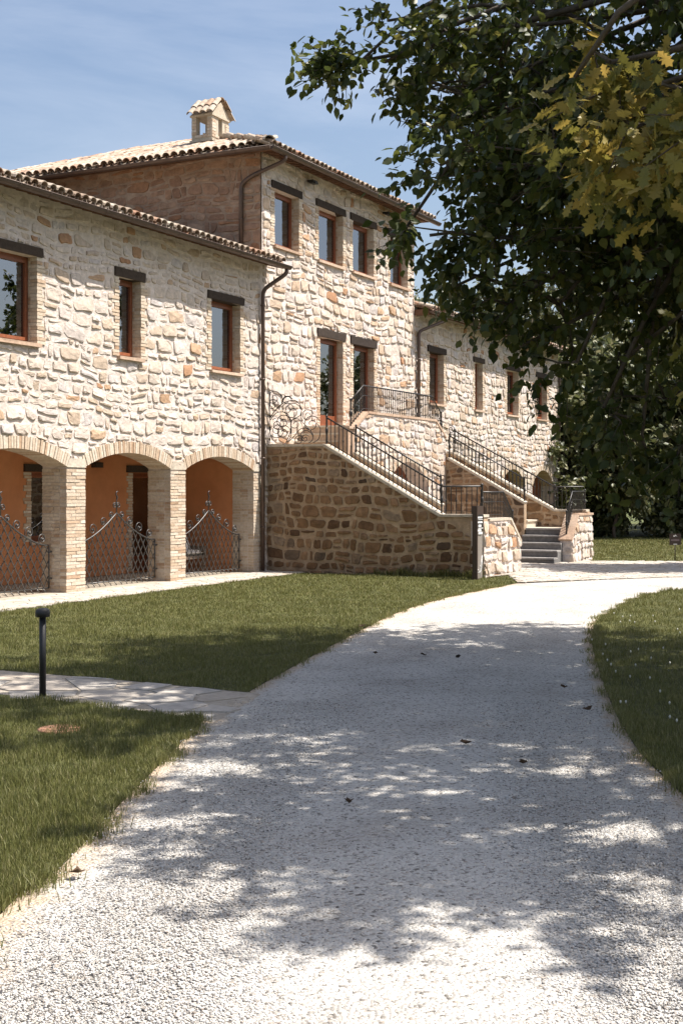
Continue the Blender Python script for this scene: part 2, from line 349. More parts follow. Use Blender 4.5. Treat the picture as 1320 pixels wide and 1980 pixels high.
def stone_mesh(poly, P, rng, gap=.012, proud=(.012, .04), maxn=11):
    """one stone: rounded outline, steep rim, slightly tilted uneven face. P(a,b,depth)->world"""
    q = inset(poly, gap*rng.uniform(.6, 1.5))
    if len(q) < 3 or abs(area(q)) < .002: return None
    r = []
    for i in range(len(q)):
        a, b = q[i], q[(i+1) % len(q)]; s = rng.uniform(.07, .24); s2 = rng.uniform(.07, .24)
        l = math.dist(a, b); j = rng.uniform(-.06, .05)*min(l, .25); k = rng.uniform(.4, .6)
        r += [(a[0]+(b[0]-a[0])*s, a[1]+(b[1]-a[1])*s)]
        if l > .12: r.append((a[0]+(b[0]-a[0])*k+(b[1]-a[1])/l*j, a[1]+(b[1]-a[1])*k-(b[0]-a[0])/l*j))
        r.append((b[0]-(b[0]-a[0])*s2, b[1]-(b[1]-a[1])*s2))
    while len(r) > maxn:
        k = min(range(len(r)), key=lambda i: math.dist(r[i], r[(i+1) % len(r)])); j = (k+1) % len(r)
        m = ((r[k][0]+r[j][0])/2, (r[k][1]+r[j][1])/2); r[k] = m; r.pop(j)
    n = len(r); cx = sum(p[0] for p in r)/n; cy = sum(p[1] for p in r)/n
    pr = rng.uniform(*proud); tx, ty = rng.uniform(-.07, .07), rng.uniform(-.17, .02)
    V = []
    for sc, dp, tl in ((1.0, -.03, 0), (.975, pr*.8, .85), (.82, pr, 1)):
        for p in r:
            j = .004 if dp > 0 else 0
            V.append(P(cx+(p[0]-cx)*sc+rng.uniform(-j, j), cy+(p[1]-cy)*sc+rng.uniform(-j, j), dp + tl*(tx*(p[0]-cx)+ty*(p[1]-cy)) + rng.uniform(-j, j)*1.3))
    V.append(P(cx+rng.uniform(-.02, .02), cy+rng.uniform(-.02, .02), pr+rng.uniform(0, .012)))
    F = []
    for k in (0, 1):
        for i in range(n): F.append([k*n+i, k*n+(i+1) % n, (k+1)*n+(i+1) % n, (k+1)*n+i])
    for i in range(n): F.append([2*n+i, 2*n+(i+1) % n, 3*n])
    return V, F
def stones(pc, P, x0, x1, z0, z1, seed, hh=(.11, .25), ww=(.16, .42), holes=(), limits=(), **kw):
    rng = random.Random(seed)
    for poly in coursed(x0, x1, z0, z1, hh, ww, rng, holes, limits):
        if area(poly) < 0: poly = poly[::-1]
        s = stone_mesh(poly, P, rng, **kw)
        if s: pc.add(s[0], s[1])
def rect(x0, x1, z0, z1): return [(x0, z0), (x1, z0), (x1, z1), (x0, z1)]
def arch_poly(x0, x1, zb, zs, rise, n=14):             # ccw: opening with segmental head
    c = (x1-x0)/2; R = (c*c+rise*rise)/(2*rise); cx = (x0+x1)/2; cz = zs+rise-R; a = math.asin(min(1, c/R)); a = a if rise <= c else math.pi-a
    return [(x0, zb), (x1, zb)] + [(cx+R*math.sin(a-2*a*i/n), cz+R*math.cos(a-2*a*i/n)) for i in range(n+1)]
def voussoirs(pc, P, x0, x1, zs, rise, th, depth, rng, wd=.06):
    c = (x1-x0)/2; R = (c*c+rise*rise)/(2*rise); cx = (x0+x1)/2; cz = zs+rise-R; a = math.asin(min(1, c/R))
    n = max(8, int(2*a*(R+th/2)/wd)); g = .10
    for i in range(n):
        t0 = -a+2*a*(i+g)/n; t1 = -a+2*a*(i+1-g)/n; o = rng.uniform(-.004, .01); e = rng.uniform(-.012, .012)
        q = [(cx+R*math.sin(t0), cz+R*math.cos(t0)), (cx+R*math.sin(t1), cz+R*math.cos(t1)), (cx+(R+th+e)*math.sin(t1), cz+(R+th+e)*math.cos(t1)), (cx+(R+th+e)*math.sin(t0), cz+(R+th+e)*math.cos(t0))]
        pc.add([P(*p, .012+o) for p in q]+[P(*p, -depth) for p in q], [(0,1,2,3),(7,6,5,4),(0,4,5,1),(1,5,6,2),(2,6,7,3),(3,7,4,0)])
def sheet_with_holes(mb, outer, holes, P, depths):
    """front face with holes plus the reveals of each hole (depth per hole)"""
    loops = [outer]+list(holes); tris = tessellate_polygon([[Vector((p[0], p[1], 0)) for p in l] for l in loops])
    flat = [p for l in loops for p in l]; mb.add([P(*p, 0) for p in flat], [list(t) for t in tris])
    for h, dp in zip(holes, depths):
        n = len(h); mb.add([P(*p, 0) for p in h]+[P(*p, -dp) for p in h], [[i, (i+1) % n, n+(i+1) % n, n+i] for i in range(n)])
def box_piece(x0, x1, y0, y1, z0, z1, rng, j=.003):
    r = lambda: rng.uniform(-j, j)
    V = [(x+r(), y+r(), z+r()) for z in (z0, z1) for x, y in ((x0, y0), (x1, y0), (x1, y1), (x0, y1))]
    return V, [(0,3,2,1),(4,5,6,7),(0,1,5,4),(1,2,6,5),(2,3,7,6),(3,0,4,7)]

# ------------------------------------------------------------------ main dimensions of the house
YF = 8*H                                               # front plane of all three volumes
XJ, XR, XE = 23.27, 30.94, 42.94                       # left wing | tall house | right wing joints and far end
XW = 11.1                                              # outer end of the left wing, outside the frame
ZW, ZT = 6.15, 8.44                                    # underside of gutters: wings, tall house
OV = .46                                               # eave overhang to the gutter
PF = lambda x, z, d: (x, YF-d, z)                      # front faces: depth grows outwards

def X_at(px): return onY(px, 900, YF)[0]
rngB = random.Random(5)
CRS = .0558
def jamb_bricks(pc, x, z0, z1, side, wide=True, yf=YF, depth=.25):
    """toothed brick strip beside an opening; x is the opening edge, side -1 = strip lies to the left"""
    n = int(round((z1-z0)/CRS))
    for i in range(n):
        za = z0+(z1-z0)*i/n; zb = z0+(z1-z0)*(i+1)/n-.009; wd = (.13 if (i//2) % 2 else .20)+rngB.uniform(-.015, .015); o = rngB.uniform(.008, .022)
        xa, xb = (x-wd, x) if side < 0 else (x, x+wd)
        pc.add(*box_piece(xa, xb, yf-o, yf+depth*.48, za, zb, rngB)); 
        pc.add(*box_piece(xa+(.07 if side < 0 else 0), xb-(0 if side < 0 else .07), yf+depth*.50, yf+depth, za+rngB.uniform(-.001, .001), zb, rngB, .002))
def hole_of(x0, x1, z0, z1, m=.165): return rect(x0-m, x1+m, z0-.07, z1+.15)

def window(parent, x0, x1, z0, z1, rec=.17, yf=YF, curtain='left', door=False, mullion=False, sill=True, lint=.15, lext=.13):
    fwid = .052; y = yf+rec; mb = MB()
    mb.box(x0, x0+fwid, y, y+.07, z0, z1); mb.box(x1-fwid, x1, y, y+.07, z0, z1)
    mb.box(x0+fwid, x1-fwid, y+.001, y+.069, z1-fwid, z1); mb.box(x0+fwid, x1-fwid, y+.001, y+.069, z0, z0+(.30 if door else fwid))
    mb.box(x0+fwid, x0+fwid+.03, y-.018, y+.05, z0+.05, z1-.05); mb.box(x1-fwid-.03, x1-fwid, y-.018, y+.05, z0+.05, z1-.05)
    mb.box(x0+fwid+.03, x1-fwid-.03, y-.017, y+.049, z1-.05-.05, z1-.05); mb.box(x0+fwid+.03, x1-fwid-.03, y-.017, y+.049, z0+.05, z0+.10)
    if mullion:
        xm = (x0+x1)/2; mb.box(xm-.04, xm+.04, y-.019, y+.06, z0+.05, z1-.05)
    o = mb.build('glazed_door' if door else 'window', 'red_wood', parent)
    MB().box(x0+fwid+.04, x1-fwid-.04, y+.024, y+.032, z0+.09, z1-.09).build('pane', 'glass', o)
    if curtain:
        xa, xb = x0+fwid, x1-fwid; wd = xb-xa
        if curtain == 'left': xb = xa+wd*.82
        elif curtain == 'right': xa = xa+wd*.5
        n = 40; V = []; F = []
        for i in range(n+1):
            x = xa+(xb-xa)*i/n; yy = y+.075+.02*math.sin(i*1.15)+.008*math.sin(i*.37)
            V += [(x, yy, z0+.02), (x, yy+.015*math.sin(i*.7), z1-.02)]
            if i: F.append([2*i-2, 2*i, 2*i+1, 2*i-1])
        MB().add(V, F, True).build('curtain', 'curtain', o)
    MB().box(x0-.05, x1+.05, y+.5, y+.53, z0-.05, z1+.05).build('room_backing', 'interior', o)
    if lint:
        a, b = z1, z1+lint; V, F = box_piece(x0-lext, x1+lext, yf-.035, yf+rec+.02, a, b, rngB, .008); MB().add(V, F).build('lintel', 'dark_timber', o)
    if sill:
        V, F = box_piece(x0-.05, x1+.06, yf-.07, yf+rec-.003, z0-.055, z0, rngB, .004); MB().add(V, F).build('sill', 'terracotta_coping', o)
    return o

# roof tiles -----------------------------------------------------
def tile_geo(conv=True, r0=.092, r1=.075, ln=.44, th=.014, n=6):
    """half barrel along +b (up the slope), opening down (cover) or up (channel); local a,b,c"""
    V = []; F = []; s = 1 if conv else -1
    for b, r in ((0, r0 if conv else r1), (ln, r1 if conv else r0)):
        for rr in (r, r-th):
            for i in range(n+1):
                t = math.pi*i/n; V.append((-rr*math.cos(t), b, s*rr*math.sin(t)*.85))
    m = n+1
    for i in range(n):
        F += [[i, i+1, 2*m+i+1, 2*m+i], [m+i, 3*m+i, 3*m+i+1, m+i+1], [i, m+i, m+i+1, i+1]]
    return np.array(V), F
TC, TCF = tile_geo(True); TU, TUF = tile_geo(False)
def tile_slope(pc, rest, O, A, U, length, nrows, tan, inside=None, first=1, seed=0, sp=.2):
    """O eave corner, A along the eave, U horizontal inward; rows from the eave"""
    rng = random.Random(seed); O, A, U = Vector(O), Vector(A), Vector(U); cs = 1/math.sqrt(1+tan*tan); up = Vector((U.x*cs, U.y*cs, tan*cs)); nn = A.cross(up) if A.cross(up).z > 0 else up.cross(A)
    pitch = .33; nc = int(length/sp)
    for j in range(nrows):
        for i in range(nc):
            if inside and not inside((i+.5)*sp, j*pitch*cs): continue
            for conv in (False, True):
                G, F = (TC, TCF) if conv else (TU, TUF)
                c = O + A*((i+(.5 if conv else 0))*sp+rng.uniform(-.008, .008)) + up*(j*pitch+rng.uniform(-.02, .02)) + nn*((.055 if conv else .05)+j*.0015+rng.uniform(-.006, .006))
                tw = rng.uniform(-.05, .05); a2 = (A+up*tw).normalized(); u2 = (up-A*tw+nn*.03).normalized(); n2 = nn
                V = [tuple(c + a2*g[0] + u2*g[1] + n2*g[2]) for g in G]
                (pc if j < first else rest).add(V, F, False)
def gutter(mbname, parent, p0, p1, r=.07, step=.7):
    p0, p1 = Vector(p0), Vector(p1); t = (p1-p0); L = t.length; t.normalize(); s = t.cross(Vector((0, 0, 1))); mb = MB(); n = 8
    for rad in (r, r-.006):
        V = []; F = []
        for e in (0, L):
            for i in range(n+1):
                th = math.pi*i/n; V.append(tuple(p0+t*e+s*(-rad*math.cos(th))+Vector((0, 0, r-rad*math.sin(th)))))
        for i in range(n): F.append([i, i+1, n+2+i, n+1+i])
        mb.add(V, F, True)
    for sg in (-1, 1): mb.tube([p0+s*sg*r+Vector((0, 0, r)), p1+s*sg*r+Vector((0, 0, r))], .008, 5)
    for e in (0, L):
        V = [tuple(p0+t*e+s*(-r*math.cos(math.pi*i/n))+Vector((0, 0, r-r*math.sin(math.pi*i/n)))) for i in range(n+1)]; mb.add(V, [list(range(n+1))])
    o = mb.build('gutter', 'copper_brown', parent)
    k = step*.4
    while k < L:
        mb = MB(); V = []; F = []
        for e in (k-.012, k+.012):
            for i in range(n+1):
                th = math.pi*i/n; V.append(tuple(p0+t*e+s*(-(r+.006)*math.cos(th))+Vector((0, 0, r-(r+.006)*math.sin(th)))))
        for i in range(n): F.append([i, i+1, n+2+i, n+1+i])
        mb.add(V, F).build('gutter_strap', 'copper_brown', o); k += step
    return o
def downpipe(parent, pts, r=.042, clamps=()):
    mb = MB(); P = []
    pts = [Vector(p) for p in pts]
    for i, p in enumerate(pts):
        if 0 < i < len(pts)-1:
            a = (pts[i-1]-p); b = (pts[i+1]-p); ra = min(.12, a.length*.4); rb = min(.12, b.length*.4); a = p+a.normalized()*ra; b = p+b.normalized()*rb
            for s in (0, .25, .5, .75, 1): P.append(a*(1-s)**2+p*2*s*(1-s)+b*s*s)
        else: P.append(p)
    mb.tube(P, r, 10); o = mb.build('downpipe', 'copper_brown', parent)
    for z in clamps:
        q = pts[-1]; MB().tube([(q.x, q.y, z), (q.x, q.y, z+.035)], r+.008, 10).build('pipe_clamp', 'copper_brown', o)
    return o
def eave_rafters(parent, x0, x1, zt, sp=.27, ov=OV, tan=.27, yf=YF):
    x = x0
    while x < x1:
        V = [(x, yf-ov+.06, zt+.02), (x+.09, yf-ov+.06, zt+.02), (x+.09, yf-.002, zt+.02+tan*(ov-.06)), (x, yf-.002, zt+.02+tan*(ov-.06))]
        V2 = [(p[0], p[1], p[2]-.10) for p in V]
        MB().add(V+V2, [(0,1,2,3),(7,6,5,4),(0,4,5,1),(1,5,6,2),(2,6,7,3),(3,7,4,0)]).build('rafter_end', 'eave_timber', parent); x += sp

# ================================================================== GROUND
def flat(name, poly, z, matn, kind='structure', parent=None):
    mb = MB(); tris = tessellate_polygon([[Vector((p[0], p[1], 0)) for p in poly]]); 
    mb.add([(p[0], p[1], z) for p in poly], [list(t) if area([poly[k] for k in t]) > 0 else list(t)[::-1] for t in tris])
    return mb.build(name, matn, parent, kind, org=(poly[0][0], poly[0][1], z))
g = [(400*math.cos(i*math.pi/24)+20, 400*math.sin(i*math.pi/24)+10) for i in range(48)]
flat('ground', g, -.03, 'ground')
def smooth(pts, n=6):
    out = []
    for i in range(len(pts)-1):
        p0, p1, p2, p3 = pts[max(i-1, 0)], pts[i], pts[i+1], pts[min(i+2, len(pts)-1)]
        for k in range(n):
            t = k/n; out.append(tuple(.5*((2*p1[c])+(-p0[c]+p2[c])*t+(2*p0[c]-5*p1[c]+4*p2[c]-p3[c])*t*t+(-p0[c]+3*p1[c]-3*p2[c]+p3[c])*t**3) for c in (0, 1)))
    return out+[pts[-1][:2]]
# driveway edges, nearest first (camera right, forward)
EL = [(-1.5, -6), (-1.45, 0), (-1.40, 3), (-1.36, 5.26), (-1.26, 5.83), (-1.19, 7.06), (-1.09, 8.43), (-1.0, 9.72), (-.775, 11), (-.11, 14.24), (.78, 18.1), (1.7, 20.7), (3.16, 23.7)]
ER = [(1.9, -6), (1.86, 0), (1.86, 3), (1.87, 5.2), (1.88, 6.2), (1.885, 7.3), (1.91, 8.43), (2.0, 9.4), (2.13, 10.47), (2.56, 13.36), (2.94, 15.5), (3.68, 18.1), (5.76, 22.3), (12, 28.3)]
EL2 = smooth(EL); ER2 = smooth(ER)
def resample(p, n):
    d = [0]
    for i in range(1, len(p)): d.append(d[-1]+math.dist(p[i], p[i-1]))
    return [tuple(np.interp(d[-1]*k/(n-1), d, [q[c] for q in p]) for c in (0, 1)) for k in range(n)]
NL = 70; a_, b_ = resample(EL2, NL), resample(ER2, NL); V = []; F = []; E = []; NA = 33
for i in range(NL):
    for k in range(NA):
        s = k/(NA-1); r = a_[i][0]*(1-s)+b_[i][0]*s; d = a_[i][1]*(1-s)+b_[i][1]*s
        wdt = math.dist(a_[i], b_[i]); e = min(s, (1-s)*1.5)*wdt; V.append(cw(r, d, .006+.02*math.sin(math.pi*s))); E.append(max(0, 1-e/.55))
        if i and k: F.append([(i-1)*NA+k-1, (i-1)*NA+k, i*NA+k, i*NA+k-1])
drive = MB().add(V, F, True).build('driveway', 'gravel', None, 'structure', org=(0, 0, 0))
at = drive.data.attributes.new('edge', 'FLOAT', 'POINT'); at.data.foreach_set('value', E)
# lawns -----------------------------------------------------------
def cwl(l): return [cw(r, d)[:2] for r, d in l]
kA = [i for i, p in enumerate(EL2) if 10.7 <= p[1] <= 23.75]
walkN = [gnd(px, py)[:2] for px, py in ((487, 1342), (240, 1318), (0, 1298))]
walkS = [gnd(px, py)[:2] for px, py in ((385, 1392), (200, 1367), (0, 1345))]
far = lambda p, q, t: (p[0]+(q[0]-p[0])*t, p[1]+(q[1]-p[1])*t)
walkN.append(far(walkN[-2], walkN[-1], 4)); walkS.append(far(walkS[-2], walkS[-1], 4))
SWY = 12.55                                            # outer edge of the paved strip along the arcade
lawnA = cwl([EL2[i] for i in kA])[::-1] + walkN + [(XW-3, walkN[-1][1]), (XW-3, SWY-.3), (18.0, SWY-.05), (23.4, SWY+.12), (23.44, 8.8), (24.6, 8.7)]
kB = [i for i, p in enumerate(EL2) if p[1] <= 9.75]
lawnB = cwl([EL2[i] for i in kB])[::-1] + [cw(-14, -6)[:2], walkS[-1]] + walkS[:-1][::-1]
lawnC = cwl(ER2) + [cw(40, 20)[:2], cw(30, -6)[:2]]
farY = [gnd(1000, 1088)[:2], gnd(1145, 1088)[:2], gnd(1330, 1089)[:2]]
lawnD = [(31.2, 12.0), gnd(1143, 1087)[:2], gnd(1330, 1088)[:2], cw(26, 29.5)[:2], cw(48, 60)[:2], cw(2, 66)[:2], (44, 16), (44, 13.0)]
def ccw(p): return p if area(p) > 0 else p[::-1]
lawnA, lawnB, lawnC, lawnD = map(ccw, (lawnA, lawnB, lawnC, lawnD))
for nm, pl, zz in (('lawn_by_house', lawnA, .012), ('lawn_by_lamp', lawnB, .012), ('lawn_by_drive', lawnC, .013), ('far_lawn', lawnD, .012)): flat(nm, pl, zz, 'lawn')
# paved strip by the arcade, court before the stairs, flagstone walk
flat('arcade_pavement', ccw([(XW-3, YF+2.2), (XW-3, SWY-.34), (18.0, SWY-.09), (23.46, SWY+.1), (23.46, YF+2.2)]), .020, 'joint')
court = ccw([gnd(1000, 1129)[:2], gnd(1170, 1123)[:2], gnd(1330, 1118)[:2], cw(13, 24.6)[:2], cw(20, 29)[:2], gnd(1330, 1088)[:2], gnd(1143, 1087)[:2], (31.2, 12), (31.2, 13.6), (23.5, 13.6), (23.5, 8.86), (24.4, 8.7)])
flat('court', court, .030, 'joint')
PG = lambda z: (lambda x, y, d: (x, y, z+d))
def pave(parent, poly, zz, seed, hh, ww, name, rest, limit, gap=.012, pr=(.004, .012)):
    xs = [p[0] for p in poly]; ys = [p[1] for p in poly]; rng = random.Random(seed); pc = Pieces()
    def inp(x, y):
        c = False
        for i in range(len(poly)):
            p, q = poly[i], poly[i-1]
            if (p[1] > y) != (q[1] > y) and x < (q[0]-p[0])*(y-p[1])/(q[1]-p[1])+p[0]: c = not c
        return c
    for cpoly in cells(min(xs), max(xs), min(ys), max(ys), hh, ww, rng, asp=1.0, jit=.3):
        m = (sum(p[0] for p in cpoly)/len(cpoly), sum(p[1] for p in cpoly)/len(cpoly))
        if not inp(*m): continue
        pin = sum(inp(*p) for p in cpoly)
        if pin < len(cpoly): cpoly = [p if inp(*p) else far(m, p, .55) for p in cpoly]
        if area(cpoly) < 0: cpoly = cpoly[::-1]
        q = inset(cpoly, gap)
        if len(q) < 3 or area(q) < .004: continue
        h = rng.uniform(*pr); n = len(q); cx = sum(p[0] for p in q)/n; cy = sum(p[1] for p in q)/n
        V = [(p[0], p[1], zz-.01) for p in q]+[(p[0], p[1], zz+h*.7) for p in q]+[(cx+(p[0]-cx)*.93, cy+(p[1]-cy)*.93, zz+h+rng.uniform(-.002, .002)) for p in q]
        pc.add(V, [[k*n+i, k*n+(i+1) % n, (k+1)*n+(i+1) % n, (k+1)*n+i] for k in (0, 1) for i in range(n)]+[[2*n+i for i in range(n)]])
    pc.finish(name, rest, 'flagstone', parent, limit)
walkN = [gnd(505, 1345)[:2]]+walkN; walkS = [gnd(415, 1399)[:2]]+walkS
walk = flat('flagstone_walk', ccw(walkN[:-1]+[far(walkN[-2], walkN[-1], .5)]+[far(walkS[-2], walkS[-1], .5)]+walkS[:-1][::-1]), .010, 'joint')
pave(walk, ccw(walkN[:-1]+[far(walkN[-2], walkN[-1], .5)]+[far(walkS[-2], walkS[-1], .5)]+walkS[:-1][::-1]), .012, 3, (.3, .55), (.35, .75), 'flagstone', 'flagstones_far', 150, gap=.016)
pave(bpy.data.objects['court'], court, .032, 4, (.14, .24), (.18, .34), 'paving_stone', 'paving_stones', 300)
pave(bpy.data.objects['arcade_pavement'], ccw([(14, YF-.02), (14, SWY-.26), (18.0, SWY-.06), (23.44, SWY+.13), (23.44, YF-.02)]), .022, 6, (.13, .16), (.24, .34), 'paver', 'pavers', 250, gap=.006)

# ================================================================== LEFT WING
LW = thing('house_wing', 'two-storey stone wing with brick arcade and iron gates beside the lawn', 'building', (18, YF+4, 0))
arch_x = [(11.6, 14.07), (14.55, 17.03), (17.51, 19.99), (20.47, 22.93)]
ZS, RISE = 2.06, .26
wins_l = [(14.94, onY(71, 600, YF)[0]), (X_at(230), X_at(271.5)), (X_at(408), X_at(463.5))]
WZ0, WZ1 = 3.97, 5.33
arches = [arch_poly(a, b, -.05, ZS+.025, RISE) for a, b in arch_x]
whole = [rect(a-.012, b+.012, WZ0, WZ1) for a, b in wins_l]
mb = MB(); sheet_with_holes(mb, rect(XW, XJ, -.3, ZW+.2), arches+whole, PF, [.48]*4+[.26]*3)
mb.box(XW, XW+.02, YF, YF+9, -.3, ZW+.2)
wl = mb.build('wall', 'mortar', LW)
pcs, pcb = Pieces(), Pieces()
big = [arch_poly(a-.0, b+.0, -.05, ZS, RISE) for a, b in arch_x]
def arch_band(a, b, zs, rise, th):                     # opening plus its ring of voussoirs
    c = (b-a)/2; R = (c*c+rise*rise)/(2*rise); cz = zs+rise-R; s = (R+th)/R; cx = (a+b)/2
    q = arch_poly(a, b, -.05, zs, rise)[2:]
    return [(a-.02, -.05), (b+.02, -.05)]+[(cx+(p[0]-cx)*s, cz+(p[1]-cz)*s) for p in q]
bands = [arch_band(a, b, ZS, RISE, .21) for a, b in arch_x]
stones(pcs, PF, XW, XJ-.06, ZS-.02, ZW+.08, 11, hh=(.11, .27), ww=(.16, .50), holes=bands+[hole_of(a, b, WZ0, WZ1) for a, b in wins_l]+[rect(a-.13, b+.13, WZ1-.05, WZ1+.15) for a, b in wins_l], gap=.013, proud=(.002, .024))
pcs.finish('stone', 'stones_rest', 'stone', wl)
for a, b in wins_l:
    jamb_bricks(pcb, a, WZ0, WZ1, -1); jamb_bricks(pcb, b, WZ0, WZ1, 1)
for a, b in arch_x: voussoirs(pcb, PF, a, b, ZS, RISE, .2, .47, rngB)
piers = [(11.1, 11.6), (14.07, 14.55), (17.03, 17.51), (19.99, 20.47), (22.93, XJ)]
for a, b in piers:
    n = int(ZS/CRS)
    for i in range(n):
        z0, z1 = .02+i*CRS, .02+(i+1)*CRS-.009; wd = b-a; sp = .5 if i % 2 else (.27 if i % 4 else .73)
        for xa, xb in ((a-.004, a+wd*sp-.005), (a+wd*sp+.005, b+.004)):
            o = rngB.uniform(.004, .016); pcb.add(*box_piece(xa, xb, YF-o, YF+.12, z0, z1, rngB))
        s2 = .30 if i % 2 else .24
        for ya, yb in ((YF+.13, YF+s2-.005), (YF+s2+.005, YF+.485)):
            o = rngB.uniform(.004, .014); pcb.add(*box_piece(a-o, a+.1, ya, yb, z0, z1, rngB))
            pcb.add(*box_piece(b-.1, b+o*.5, ya, yb, z0, z1, rngB))
    if b < XJ or True:                                  # pale impost stone where two arches meet
        V, F = box_piece(a-.01, b+.01, YF-.022, YF+.2, ZS-.012, ZS+.135, rngB, .006); V[4] = (a+.06, V[4][1], V[4][2]); V[5] = (b-.06, V[5][1], V[5][2]); V[6] = (b-.06, V[6][1], V[6][2]); V[7] = (a+.06, V[7][1], V[7][2])
        MB().add(V, F).build('impost_stone', 'pale_stone', wl)
pcb.finish('brick', 'bricks_rest', 'brick', wl)
for k, (a, b) in enumerate(wins_l): window(LW, a, b, WZ0, WZ1, curtain=('left', 'full', 'left')[k])
# porch behind the arcade
YB = YF+.48+1.55
doors_l = [(14.9, 15.6, .75, 2.0), (onY(60, 900, YB)[0], onY(60, 900, YB)[0]+.85, .75, 2.0), (onY(256, 900, YB)[0], min(22.6, onY(256, 900, YB)[0]+.95), .05, 2.02)]
mb = MB(); PB = lambda x, z, d: (x, YB-d, z)
sheet_with_holes(mb, rect(XW, 22.93, -.2, 2.75), [rect(a, b, c, d) for a, b, c, d in doors_l], PB, [.12]*3)
mb.box(22.93, 22.97, YF+.485, YB, -.2, 2.75); mb.build('porch_wall', 'plaster', LW)
MB().box(XW, 22.93, YF+.485, YB, 2.45, 2.5).build('porch_ceiling', 'white_plaster', LW)
pcp = Pieces()
for a, b, c, d in doors_l:
    jamb_bricks(pcp, a, c, d, -1, yf=YB, depth=.12); jamb_bricks(pcp, b, c, d, 1, yf=YB, depth=.12)
    window(LW, a, b, c, d, rec=.10, yf=YB, curtain='right', door=c < .1, sill=c > .1, lint=.14, lext=.2)
o = bpy.data.objects['porch_wall']; pcp.finish('brick', 'bricks_rest', 'brick', o, 120)
q = onY(185, 899, YB); MB().box(q[0]-.13, q[0]+.13, YB-.09, YB, q[2]-.05, q[2]+.05).box(q[0]-.11, q[0]+.11, YB-.10, YB-.09, q[2]-.03, q[2]+.03).build('wall_light', 'dark_timber', LW)
# roof of the wing
TAN = .27; ye = YF-OV+.03
rf = MB(); rf.add([(XW-.3, ye, ZW+.12), (XJ+.24, ye, ZW+.12), (XJ+.24, YF, ZW+.12+TAN*(YF-ye)), (XJ-.002, YF, ZW+.12+TAN*(YF-ye)), (XJ-.002, YF+5, ZW+.12+TAN*(YF+5-ye)), (XW-.3, YF+5, ZW+.12+TAN*(YF+5-ye))], [(0,1,2,3,4,5)])
rf.add([(XW-.3, YF+5, ZW+.12+TAN*(YF+5-ye)), (XJ-.002, YF+5, ZW+.12+TAN*(YF+5-ye)), (XJ-.002, YF+10, ZW+.1), (XW-.3, YF+10, ZW+.1)], [(0,1,2,3)])
roofL = rf.build('roof', 'eave_timber', LW)
pct, pcr = Pieces(), Pieces()
tile_slope(pct, pcr, (XW-.3, ye-.04, ZW+.10), (1, 0, 0), (0, 1, 0), XJ+.24-XW+.3, 15, TAN, inside=lambda a, u: u < .35 or a < XJ-XW+.15, first=2, seed=1)
pct.finish('tile', 'tiles_front', 'tile', roofL); pcr.finish('tile', 'tiles_rest', 'tile', roofL, 0)
eave_rafters(roofL, 15.0, XJ+.2, ZW+.1)
gutter('g', LW, (XW-.3, YF-OV-.035, ZW), (XJ+.27, YF-OV-.035, ZW))
xp = onY(508, 900, YF-.07)[0]
downpipe(LW, [(XJ+.16, YF-OV-.03, ZW+.02), (XJ+.16, YF-OV-.03, ZW-.08), (xp, YF-.075, ZW-.42), (xp, YF-.075, .04)], clamps=(.9, 2.3, 3.9, 5.4))

# ================================================================== TALL HOUSE
TH = thing('stone_house', 'tall three-storey stone house with hipped tile roof, chimney and two terrace doors', 'building', (27, YF+4, 0))
wins_t = [(X_at(a), X_at(b)) for a, b in ((530, 577), (615, 662), (681, 721.6), (753.4, 787))]
TZ0, TZ1 = 6.74, 7.92
doors_t = [(X_at(617.8), X_at(662)), (X_at(682), X_at(722))]
DZ0, DZ1 = 3.05, 5.06
mb = MB(); sheet_with_holes(mb, rect(XJ, XR, -.3, ZT+.25), [rect(a-.012, b+.012, TZ0, TZ1) for a, b in wins_t]+[rect(a-.012, b+.012, DZ0, DZ1) for a, b in doors_t], PF, [.26]*6)
YT1 = YF+7.9
mb.box(XR-.02, XR, YF+.001, YT1, -.3, ZT+.25)
wt = mb.build('wall', 'mortar', TH)
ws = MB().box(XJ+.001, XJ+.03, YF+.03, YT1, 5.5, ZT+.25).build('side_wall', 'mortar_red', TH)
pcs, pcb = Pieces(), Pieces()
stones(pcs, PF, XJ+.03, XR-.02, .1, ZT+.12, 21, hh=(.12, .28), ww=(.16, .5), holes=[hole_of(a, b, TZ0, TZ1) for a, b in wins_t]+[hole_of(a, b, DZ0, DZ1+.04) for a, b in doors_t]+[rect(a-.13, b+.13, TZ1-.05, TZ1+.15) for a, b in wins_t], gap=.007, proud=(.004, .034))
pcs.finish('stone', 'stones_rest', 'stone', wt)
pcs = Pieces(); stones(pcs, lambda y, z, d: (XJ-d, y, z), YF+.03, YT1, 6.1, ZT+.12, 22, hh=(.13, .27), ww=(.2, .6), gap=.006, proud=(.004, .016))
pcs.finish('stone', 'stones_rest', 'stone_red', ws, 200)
for a, b in wins_t: jamb_bricks(pcb, a, TZ0, TZ1, -1); jamb_bricks(pcb, b, TZ0, TZ1, 1); window(TH, a, b, TZ0, TZ1, curtain='left')
for a, b in doors_t: jamb_bricks(pcb, a, DZ0, DZ1, -1); jamb_bricks(pcb, b, DZ0, DZ1, 1); window(TH, a, b, DZ0, DZ1, rec=.15, curtain='left', door=True, sill=False, lint=.18)
pcb.finish('brick', 'bricks_rest', 'brick', wt)
